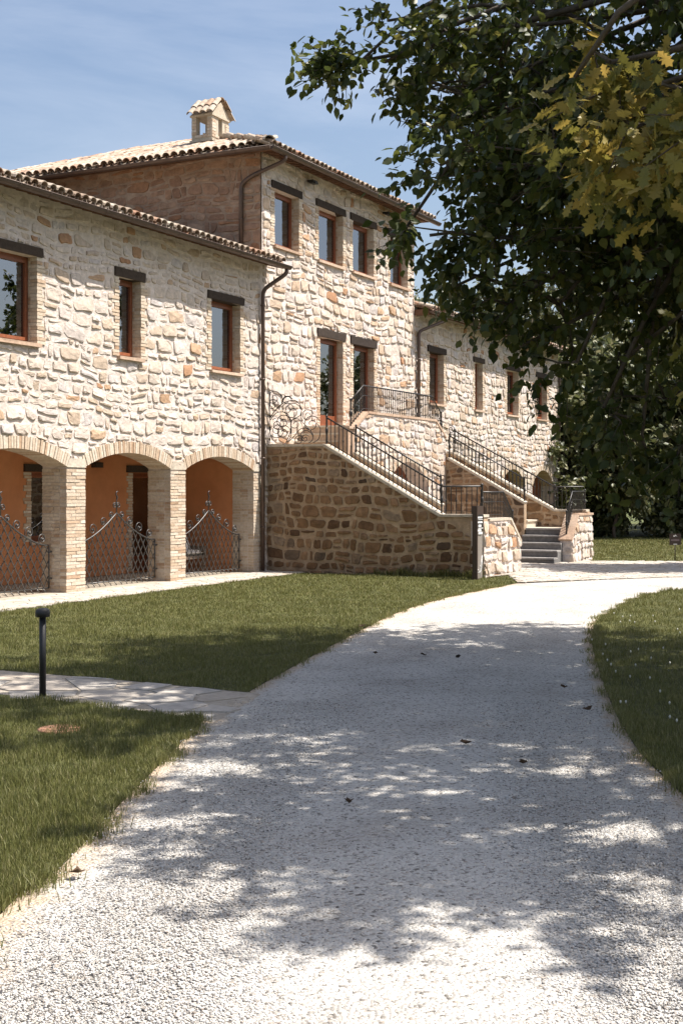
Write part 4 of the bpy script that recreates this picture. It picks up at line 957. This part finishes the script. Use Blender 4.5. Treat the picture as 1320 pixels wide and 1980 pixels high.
# line drawing near the foot of the panel: thin white strokes
dr = MB()
for q in (((.33, .40), (.27, .25), (.22, .10), (.21, .02)), ((.31, .33), (.33, .2), (.30, .12)), ((.22, .22), (.28, .14), (.22, .10), (.06, .09)), ((.06, .13), (.12, .15), (.14, .09))): dr.tube([(tx+a, ty+.026, b+.05) for a, b in q], .006, 4)
dr.build('line_drawing', 'white_print', pnl)
MB().tube([(tx+.0, ty+.05, .16), (tx-.006, ty+.05, .16)], .012, 8).build('bolt', 'iron', to)
# small board on a post at the far lawn
p = gnd(1304, 1085); bx, by = p[0], p[1]
sg = thing('lawn_sign', 'small brown square sign on a thin post at far lawn edge', 'sign', (bx, by, .01))
ax = Vector((rt[0], rt[1], 0)); ay = Vector((fw[0], fw[1], 0)); pc_ = Vector((bx, by, 0))
def bd(mb, a0, a1, d0, d1, z0, z1): mb.add([tuple(pc_+ax*a+ay*d+Vector((0, 0, z))) for z in (z0, z1) for a, d in ((a0, d0), (a1, d0), (a1, d1), (a0, d1))], [(0,3,2,1), (4,5,6,7), (0,1,5,4), (1,2,6,5), (2,3,7,6), (3,0,4,7)]); return mb
MB().tube([(bx, by, 0), (bx, by, .40)], .012, 8).build('post', 'brown_metal', sg)
brd = bd(MB(), -.135, .135, -.02, -.005, .38, .645).build('board', 'brown_metal', sg)
e = MB(); bd(e, -.045, -.005, -.024, -.0205, .575, .605); e.add([tuple(pc_+ax*a+ay*-.024+Vector((0, 0, z))) for a, z in ((-.02, .60), (.05, .575), (.0, .625))], [(0, 1, 2)]); e.build('emblem', 'white_print', brd)
e = MB()
for i in range(7): bd(e, -.095+i*.028, -.095+i*.028+.02, -.024, -.0205, .475, .515)
e.build('lettering', 'mauve_print', brd); bd(MB(), -.045, .045, -.024, -.0205, .39, .408).build('white_bar', 'white_print', brd)
# fallen leaves on the gravel
for k, (px, py, s) in enumerate(((900, 1440, .07), (820, 1268, .07), (700, 1213, .08), (1090, 1331, .06), (1135, 1374, .07), (885, 1273, .05), (675, 1555, .05), (150, 1690, .07), (725, 1265, .05), (1010, 1478, .05))):
    s *= .62; p = gnd(px, py, .03); rr_ = random.Random(k); V = [(p[0]+s*(math.cos(a)*(1 if i % 2 else .6)), p[1]+s*(math.sin(a)*(1 if i % 2 else .6)), .04+rr_.uniform(0, .03)) for i, a in enumerate([j*math.pi/4+rr_.uniform(-.2, .2) for j in range(8)])]
    V.append((p[0], p[1], .035)); tag(MB().add(V, [[i, (i+1) % 8, 8] for i in range(8)]).build('fallen_leaf', 'dead_leaf'), 'dry dark curled leaf lying on the pale gravel', 'leaf', 'fallen leaves on the gravel')

# ================================================================== PEBBLES AND GRASS (uncountable)
def in_poly_np(P, poly):
    x, y = P[:, 0], P[:, 1]; c = np.zeros(len(P), bool)
    for i in range(len(poly)):
        p, q = poly[i], poly[i-1]
        if p[1] == q[1]: continue
        c ^= ((p[1] > y) != (q[1] > y)) & (x < (q[0]-p[0])*(y-p[1])/(q[1]-p[1])+p[0])
    return c
rng = np.random.default_rng(7)
def sample(poly, n_tot, dmin, dmax, falloff, margin=40):
    """points inside poly, within the view cone (a bit wider), thinning with distance"""
    out = []
    got = 0
    while got < n_tot:
        d = dmin*(dmax/dmin)**rng.random(200000) if falloff == 'log' else np.sqrt(dmin**2+(dmax**2-dmin**2)*rng.random(200000))
        u = (rng.random(200000)*(1320+2*margin*6)-margin*6-CX)/FX; r = u*d
        P = np.stack([fw[0]*d+rt[0]*r, fw[1]*d+rt[1]*r], 1); P = P[in_poly_np(P, poly)]
        if len(P) == 0: break
        out.append(P); got += len(P)
    return np.concatenate(out)[:n_tot]
dpoly = cwl(EL2)+cwl(ER2)[::-1]
P = sample(dpoly, 120000, 3.2, 10.5, 'log'); n = len(P)
dc = P[:, 0]*fw[0]+P[:, 1]*fw[1]; rc = P[:, 0]*rt[0]+P[:, 1]*rt[1]
eL = rc-np.interp(dc, [q[1] for q in EL2], [q[0] for q in EL2]); eR = np.interp(dc, [q[1] for q in ER2], [q[0] for q in ER2])-rc
P = P[rng.random(len(P)) < np.clip(np.minimum((eL-.02+.08*np.sin(dc*3.1))/.38, eR/.22), .04, 1)]; n = len(P)
oct_v = np.array([(1,0,0), (.5,.87,.1), (-.5,.87,0), (-1,0,.1), (-.5,-.87,0), (.5,-.87,.05), (.1,.05,.75), (0,0,-.6)]); oct_f = np.array([(i, (i+1) % 6, 6) for i in range(6)]+[((i+1) % 6, i, 7) for i in range(6)])
an = rng.random(n)*6.28; s = .0036+.0048*rng.random(n)**2; ca, sa = np.cos(an), np.sin(an)
B = oct_v[None]*(1+.35*(rng.random((n, 8, 1))-.5)); B = B*np.array([1, .75, .8]); V = np.empty_like(B)
V[..., 0] = (B[..., 0]*ca[:, None]-B[..., 1]*sa[:, None])*s[:, None]+P[:, 0, None]; V[..., 1] = (B[..., 0]*sa[:, None]+B[..., 1]*ca[:, None])*s[:, None]+P[:, 1, None]; V[..., 2] = B[..., 2]*s[:, None]+.022+s[:, None]*.25
np_mesh('gravel_pebbles', V.reshape(-1, 3), (oct_f[None]+(np.arange(n)*8)[:, None, None]).reshape(-1, 3), 'pebble', None, 'stuff', smooth=True)
def grass(name, poly, n, dmin, dmax, h0, h1, wd, fall='log', z=.01, lean=.6, base=None):
    P = sample(poly, n, dmin, dmax, fall) if base is None else base; n = len(P)
    d = P[:, 0]*fw[0]+P[:, 1]*fw[1]
    cl = .75+.35*np.sin(P[:, 0]*5.1+np.sin(P[:, 1]*3.7)*2)*np.sin(P[:, 1]*4.3+1)       # uneven growth
    hgt = (h0+(h1-h0)*rng.random(n))*cl; an = rng.random(n)*6.28; w_ = wd*(.7+.6*rng.random(n))*np.maximum(1, d/11); ln = hgt*lean*rng.random(n); la = rng.random(n)*6.28
    X, Y = P[:, 0], P[:, 1]; cx_, sy2 = np.cos(an)*w_/2, np.sin(an)*w_/2; lx, ly = np.cos(la)*ln, np.sin(la)*ln; zz = np.full(n, z)
    V = np.stack([np.stack([X-cx_, Y-sy2, zz], 1), np.stack([X+cx_, Y+sy2, zz], 1), np.stack([X-cx_*.7+lx*.35, Y-sy2*.7+ly*.35, zz+hgt*.6], 1), np.stack([X+cx_*.7+lx*.35, Y+sy2*.7+ly*.35, zz+hgt*.6], 1), np.stack([X+lx, Y+ly, zz+hgt], 1)], 1)
    F = np.array([(0, 1, 3), (0, 3, 2), (2, 3, 4)])
    return np_mesh(name, V.reshape(-1, 3), (F[None]+(np.arange(n)*5)[:, None, None]).reshape(-1, 3), 'blade', None, 'stuff')
grass('grass_by_lamp', lawnB, 75000, 4.3, 10.6, .035, .075, .0042)
grass('grass_by_house', lawnA, 110000, 10.5, 26, .03, .06, .005)
grass('grass_by_drive', lawnC, 60000, 6.5, 26, .035, .065, .005)
grass('grass_far', lawnD, 30000, 29, 46, .04, .07, .006, fall='lin')
# ragged fringe where grass meets gravel
def fringe(edge, side, n, dmin, dmax):
    e = np.array(resample([q for q in edge if dmin-1 < q[1] < dmax+1], 400)); i = rng.integers(0, 399, n); t = rng.random((n, 1)); q = e[i]*(1-t)+e[i+1]*t
    q = q[(q[:, 1] > dmin) & (q[:, 1] < dmax)]; m = len(q); off = side*(rng.normal(0, .05, m)-.03+.05*np.sin(q[:, 1]*7)); r = q[:, 0]+off
    return np.stack([fw[0]*q[:, 1]+rt[0]*r, fw[1]*q[:, 1]+rt[1]*r], 1)
grass('grass_fringe', None, 0, 0, 0, .03, .085, .0045, base=np.concatenate([fringe(EL2, 1, 9000, 4.3, 9.7), fringe(EL2, 1, 5000, 11.1, 23), fringe(ER2, -1, 6000, 6.8, 22)]), lean=.9)
P = sample(lawnC, 80, 9, 18, 'log'); m = MB()
for x, y in P.tolist(): m.tube([(x, y, .05), (x, y, .065), (x, y, .075)], [.004, .009, .003], 5)
m.build('clover_flowers', 'clover', None, 'stuff', org=(0, 0, 0))
# weeds at the foot of the stair wall
wd_ = np.stack([23.38-rng.random(900)*.12, 8.9+rng.random(900)**2*2.2], 1); grass('weeds', None, 0, 0, 0, .06, .2, .01, base=wd_, lean=.8)

# ================================================================== TREES
LEAF_V = np.array([(0, 0, 0), (-.30, .28, .05), (.30, .28, .05), (-.27, .62, .04), (.27, .62, .04), (0, 1, -.10), (0, .45, -.03)]); LEAF_F = np.array([(0, 2, 6), (2, 4, 6), (4, 5, 6), (5, 3, 6), (3, 1, 6), (1, 0, 6)])
oo = [(0, 0), (.07, .1), (.20, .18), (.11, .27), (.28, .38), (.15, .46), (.33, .60), (.17, .66), (.25, .82), (.10, .86), (0, 1)]
OAK_V = np.array([(x, y, .03*math.sin(y*5)) for x, y in oo]+[(-x, y, .03*math.sin(y*5)) for x, y in oo[1:-1][::-1]]+[(0, .5, -.03)]); no = len(OAK_V)-1; OAK_F = np.array([(i, (i+1) % no, no) for i in range(no)])
def leaves_arrays(pos, dirs, size, LV, LF, g):
    """pos (n,3), dirs (n,3) leaf axis; random roll; returns V,F"""
    n = len(pos); d = dirs/np.linalg.norm(dirs, axis=1, keepdims=True); rv = g.normal(size=(n, 3)); rv[:, 2] += 1.2
    a = np.cross(d, rv); a /= np.linalg.norm(a, axis=1, keepdims=True)+1e-9; b = np.cross(a, d)
    s = size[:, None, None]; V = pos[:, None]+s*(LV[None, :, 0:1]*a[:, None]+LV[None, :, 1:2]*d[:, None]+LV[None, :, 2:3]*b[:, None])
    return V.reshape(-1, 3), (LF[None]+(np.arange(n)*len(LV))[:, None, None]).reshape(-1, 3)
def twigs_and_leaves(centers, outward, g, twigs=5, per=11, tl=.42, size=(.07, .12)):
    n = len(centers); k = n*twigs; c = np.repeat(centers, twigs, 0); od = np.repeat(outward, twigs, 0)
    td = od*.8+g.normal(size=(k, 3))*.75+np.array([0, 0, -.12]); td /= np.linalg.norm(td, axis=1, keepdims=True); L = tl*(.6+.8*g.random(k))
    t = (np.arange(per)+.4)/per; pos = c[:, None]+td[:, None]*(L[:, None]*t[None])[..., None]; pos[..., 2] -= .10*(t**2)[None]*L[:, None]
    pos = pos.reshape(-1, 3)+g.normal(size=(k*per, 3))*.035; ld = np.repeat(td, per, 0)*.6+g.normal(size=(k*per, 3))*.7+np.array([0, 0, -.45]); sz = size[0]+(size[1]-size[0])*g.random(k*per)
    return pos, ld, sz, c, td, L
def limb(mb, a, b, r0, r1, g, sag=.1, n=7):
    a, b = np.array(a), np.array(b); L = np.linalg.norm(b-a); w1, w2 = g.normal(size=3)*L*.06, g.normal(size=3)*L*.05; pts = []
    for i in range(n+1):
        t = i/n; p = a+(b-a)*t+w1*math.sin(math.pi*t)+w2*math.sin(2*math.pi*t); p[2] += sag*L*math.sin(math.pi*t); pts.append(tuple(p))
    mb.tube(pts, [r0+(r1-r0)*(i/n)**.8 for i in range(n+1)], 6); return pts
def crown_tree(name, label, base, cen, rad, ncl, seed, trunk_r, leafm='leaf', twigs=5, per=11, tl=.42, size=(.07, .12), LV=LEAF_V, LF=LEAF_F, extra=(), nl=11, shell=.45, zcut=None, group=None, bough=40, parts=0, profile=None):
    """trunk, limbs to boughs, foliage gathered round the boughs so that gaps stay between them"""
    g = np.random.default_rng(seed); t = thing(name, label, 'tree', base, group); cen = np.array(cen); rad = np.array(rad)
    v = g.normal(size=(bough, 3)); v /= np.linalg.norm(v, axis=1, keepdims=True); bc = cen+v*rad*(shell+(1-shell)*g.random((bough, 1))**.6)*.88
    if zcut is not None: bc = bc[bc[:, 2] > zcut]
    if len(extra): bc = np.concatenate([bc, np.array([e[:3] for e in extra])])
    br = np.concatenate([rad.mean()*(.16+.14*g.random(len(bc)-len(extra))), np.array([e[3] for e in extra])]) if len(extra) else rad.mean()*(.16+.14*g.random(len(bc)))
    wts = np.maximum(br, .22)**2; which = g.choice(len(bc), ncl, p=wts/wts.sum()); off = g.normal(size=(ncl, 3)); off /= np.linalg.norm(off, axis=1, keepdims=True); off *= (g.random((ncl, 1))**.4)*br[which][:, None]*np.array([1.25, 1.25, .72])
    ctr = bc[which]+off
    if profile is not None:                             # how low and how far out this crown hangs
        dd = ctr[:, 0]*fw[0]+ctr[:, 1]*fw[1]; k = 12/dd; ru = (ctr[:, 0]*rt[0]+ctr[:, 1]*rt[1])*k; zu = H+(ctr[:, 2]-H)*k
        ok = (zu > np.interp(ru, [p[0] for p in profile], [p[1] for p in profile])) | (which >= len(bc)-len(extra)); ctr = ctr[ok]; which = which[ok]; ncl = len(ctr)
    outw = (ctr-cen)/rad; outw /= np.linalg.norm(outw, axis=1, keepdims=True)+1e-6
    mb = MB(); fork = np.array([base[0]+(cen[0]-base[0])*.4, base[1]+(cen[1]-base[1])*.4, max(1.6, cen[2]-rad[2]*.45)])
    limb(mb, (base[0], base[1], base[2]-.1), tuple(fork), trunk_r, trunk_r*.72, g, 0, 8); limb(mb, tuple(fork), tuple(cen+np.array([0, 0, rad[2]*.6])), trunk_r*.7, trunk_r*.15, g, 0, 8)
    mb.build('trunk', 'bark', t)
    lm = MB()
    for q in bc: 
        s = fork+(cen+np.array([0, 0, rad[2]*.4])-fork)*g.random()*.8; limb(lm, s, q, trunk_r*.28, trunk_r*.06, g, .06)
    for i in range(0, ncl, 2): q = bc[which[i]]; lm.tube([tuple(q), tuple((q+ctr[i])/2+g.normal(size=3)*.04), tuple(ctr[i])], [.016, .011, .006], 4)
    pos, ld, sz, c, td, L = twigs_and_leaves(ctr, outw, g, twigs, per, tl, size)
    for i in range(0, len(c), 3): lm.tube([tuple(c[i]), tuple(c[i]+td[i]*L[i]*.8-np.array([0, 0, .06*L[i]]))], [.006, .003], 3, cap=False)
    lm.build('limbs', 'bark', t)
    if parts:                                           # the leaves that show largest are pieces of their own
        dd = pos[:, 0]*fw[0]+pos[:, 1]*fw[1]; rr_ = pos[:, 0]*rt[0]+pos[:, 1]*rt[1]; px = CX+FX*rr_/dd; py = HY-FX*(pos[:, 2]-H)/dd
        ok = (px > 0) & (px < 1320) & (py > 0) & (py < 1980); sc = np.where(ok, sz/dd, 0); idx = np.argsort(-sc)[:parts]; keep = np.ones(len(pos), bool); keep[idx] = False
        for i in idx:
            V, F = leaves_arrays(pos[i:i+1], ld[i:i+1], sz[i:i+1], LV, LF, g); MB().add(V.tolist(), F.tolist()).build('leaf', leafm, t)
        pos, ld, sz = pos[keep], ld[keep], sz[keep]
    V, F = leaves_arrays(pos, ld, sz, LV, LF, g); np_mesh('crown', V, F, leafm, t, 'stuff', org=tuple(cen))
    return t
def px3(px, py, d): r = (px-CX)/FX*d; return cw(r, d, H-(py-HY)/FX*d)
# the big tree beside the drive: low boughs reach over it
ext = [(*px3(645, 128, 12.2), .12), (*px3(690, 125, 12.2), .2), (*px3(745, 120, 12.2), .32), (*px3(750, 40, 12.5), .35), (*px3(810, 150, 12), .42), (*px3(860, 60, 12), .6), (*px3(880, 230, 11.6), .45), (*px3(850, 320, 11.5), .24), (*px3(900, 330, 11.5), .35), (*px3(775, 455, 12.0), .10), (*px3(830, 455, 12.0), .2), (*px3(890, 440, 12.0), .4), (*px3(910, 530, 12), .35), (*px3(865, 560, 12.2), .16), (*px3(950, 460, 11.5), .7), (*px3(985, 590, 11.6), .4), (*px3(1005, 670, 11.4), .25), (*px3(1080, 590, 11.5), .6), (*px3(1115, 700, 11), .35), (*px3(1165, 790, 11), .35), (*px3(1200, 700, 11.5), .7), (*px3(1240, 850, 11), .3), (*px3(1300, 890, 11), .3), (*px3(1285, 770, 11.5), .6), (*px3(1010, 300, 12), .8), (*px3(960, 150, 12), .8), (*px3(1100, 420, 12), .9), (*px3(1200, 540, 12), .9), (*px3(1120, 200, 12.5), .9), (*px3(1250, 380, 12.5), .9)]
crown_tree('broadleaf_tree', 'large dark green broadleaf tree overhanging the gravel drive', cw(6.0, 12.0, 0), cw(5.0, 12.0, 6.0), (4.4, 4.4, 4.3), 2500, 8, .24, extra=ext, bough=80, size=(.07, .125), shell=.45, zcut=2.2, twigs=5, per=9, tl=.34, profile=[(-.2, 99), (.4, 7), (.75, 5.6), (1.0, 4.6), (1.25, 3.9), (1.6, 3.5), (2.1, 3.3), (2.6, 2.95), (3.2, 2.55), (9, 2.2)])
# oak nearer the camera with yellowish young leaves
ext = [(*px3(1110, 150, 7.0), .25), (*px3(1180, 120, 7.2), .35), (*px3(1200, 230, 7.0), .3), (*px3(1280, 160, 6.8), .4), (*px3(1270, 290, 6.8), .32), (*px3(1330, 250, 6.6), .4), (*px3(1352, 600, 6.9), .12)]
crown_tree('oak_tree', 'oak tree with yellow-green lobed leaves reaching in front of the darker tree', cw(4.9, 7.1, 0), cw(4.3, 7.05, 5.5), (2.4, 2.4, 1.5), 350, 18, .2, 'oak_leaf', extra=ext, bough=34, size=(.085, .14), LV=OAK_V, LF=OAK_F, zcut=4.5, twigs=5, per=9, tl=.34, parts=280)
# a tree outside the frame on the right whose shade falls across the court
crown_tree('cypress_tree', 'tall narrow dark cypress standing beside the paved court', cw(9.6, 27.9, 0), cw(9.6, 27.9, 5.6), (1.4, 1.4, 5.0), 800, 28, .16, bough=60, size=(.10, .18), twigs=5, per=8, tl=.3, shell=.1)
# the wood behind the far lawn
far_t = [(7.6, 47, 6.8, 3.2, 'first'), (10.5, 49, 8.6, 3.6, ''), (13.2, 47.5, 7.2, 3.2, ''), (16.5, 50, 9, 4, ''), (20.5, 49, 8.5, 4, ''), (9, 56, 12.5, 4.5, ''), (13.8, 57, 13.5, 4.8, ''), (18.5, 58, 13, 5, ''), (5.5, 58, 11, 4.2, ''), (24, 55, 12, 5, '')]
for i, (r, d, h, rad, _) in enumerate(far_t):
    crown_tree('wood_tree', 'dense tree in the front row of the wood behind the far lawn' if i < 5 else 'taller tree in the back row of the wood behind the lawn', cw(r, d, 0), cw(r, d, h*.54), (rad, rad, h*.47), 620 if i < 5 else 420, 50+i, .16, 'far_leaf', bough=40, size=(.16, .30), twigs=4, per=7, tl=.9, shell=.3, group='front row of the wood' if i < 5 else 'back row of the wood')
for i, (r, d, h, rad) in enumerate(((7.5, 44.6, 4.4, 1.3), (9.3, 44.9, 3.6, 1.2), (12.6, 44.8, 3.4, 1.2))):
    crown_tree('young_tree', ('young pale-leaved tree just past the end of the stone wing', 'short young tree between pale sapling and the lawn sign', 'short young tree behind the small brown lawn sign')[i], cw(r, d, 0), cw(r, d, h*.58), (rad, rad, h*.42), 150, 120+i, .07, 'far_leaf', bough=22, size=(.12, .22), twigs=4, per=6, tl=.55, shell=.3, group='young trees before the wood')
for i, (r, d, s) in enumerate(((7.2, 45.6, 1.0), (8.8, 46, .9), (11.8, 45.8, 1.1), (14.5, 46, .9), (16.5, 45.5, 1.1), (18.8, 46, 1.1))):
    g_ = np.random.default_rng(90+i); t = thing('bush', 'low leafy bush at the foot of the wood behind the lawn', 'bush', cw(r, d, 0), 'bushes at the foot of the wood')
    c = np.array(cw(r, d, s*.55)); v = g_.normal(size=(150, 3)); v /= np.linalg.norm(v, axis=1, keepdims=True); ctr = c+v*np.array([s*1.1, s*1.1, s*.6])*g_.random((150, 1))**.4
    pos, ld, sz, cc, td, L = twigs_and_leaves(ctr, v, g_, 4, 6, .5, (.12, .22)); pos[:, 2] = np.maximum(pos[:, 2], .03); V, F = leaves_arrays(pos, ld, sz, LEAF_V, LEAF_F, g_); np_mesh('foliage', V, F, 'far_leaf', t, 'stuff', org=tuple(c))
    m = MB()
    for k in range(5): m.tube([cw(r+g_.normal()*.1, d+g_.normal()*.1, -.02), tuple(ctr[k])], [.03, .01], 5)
    m.build('stems', 'bark', t)
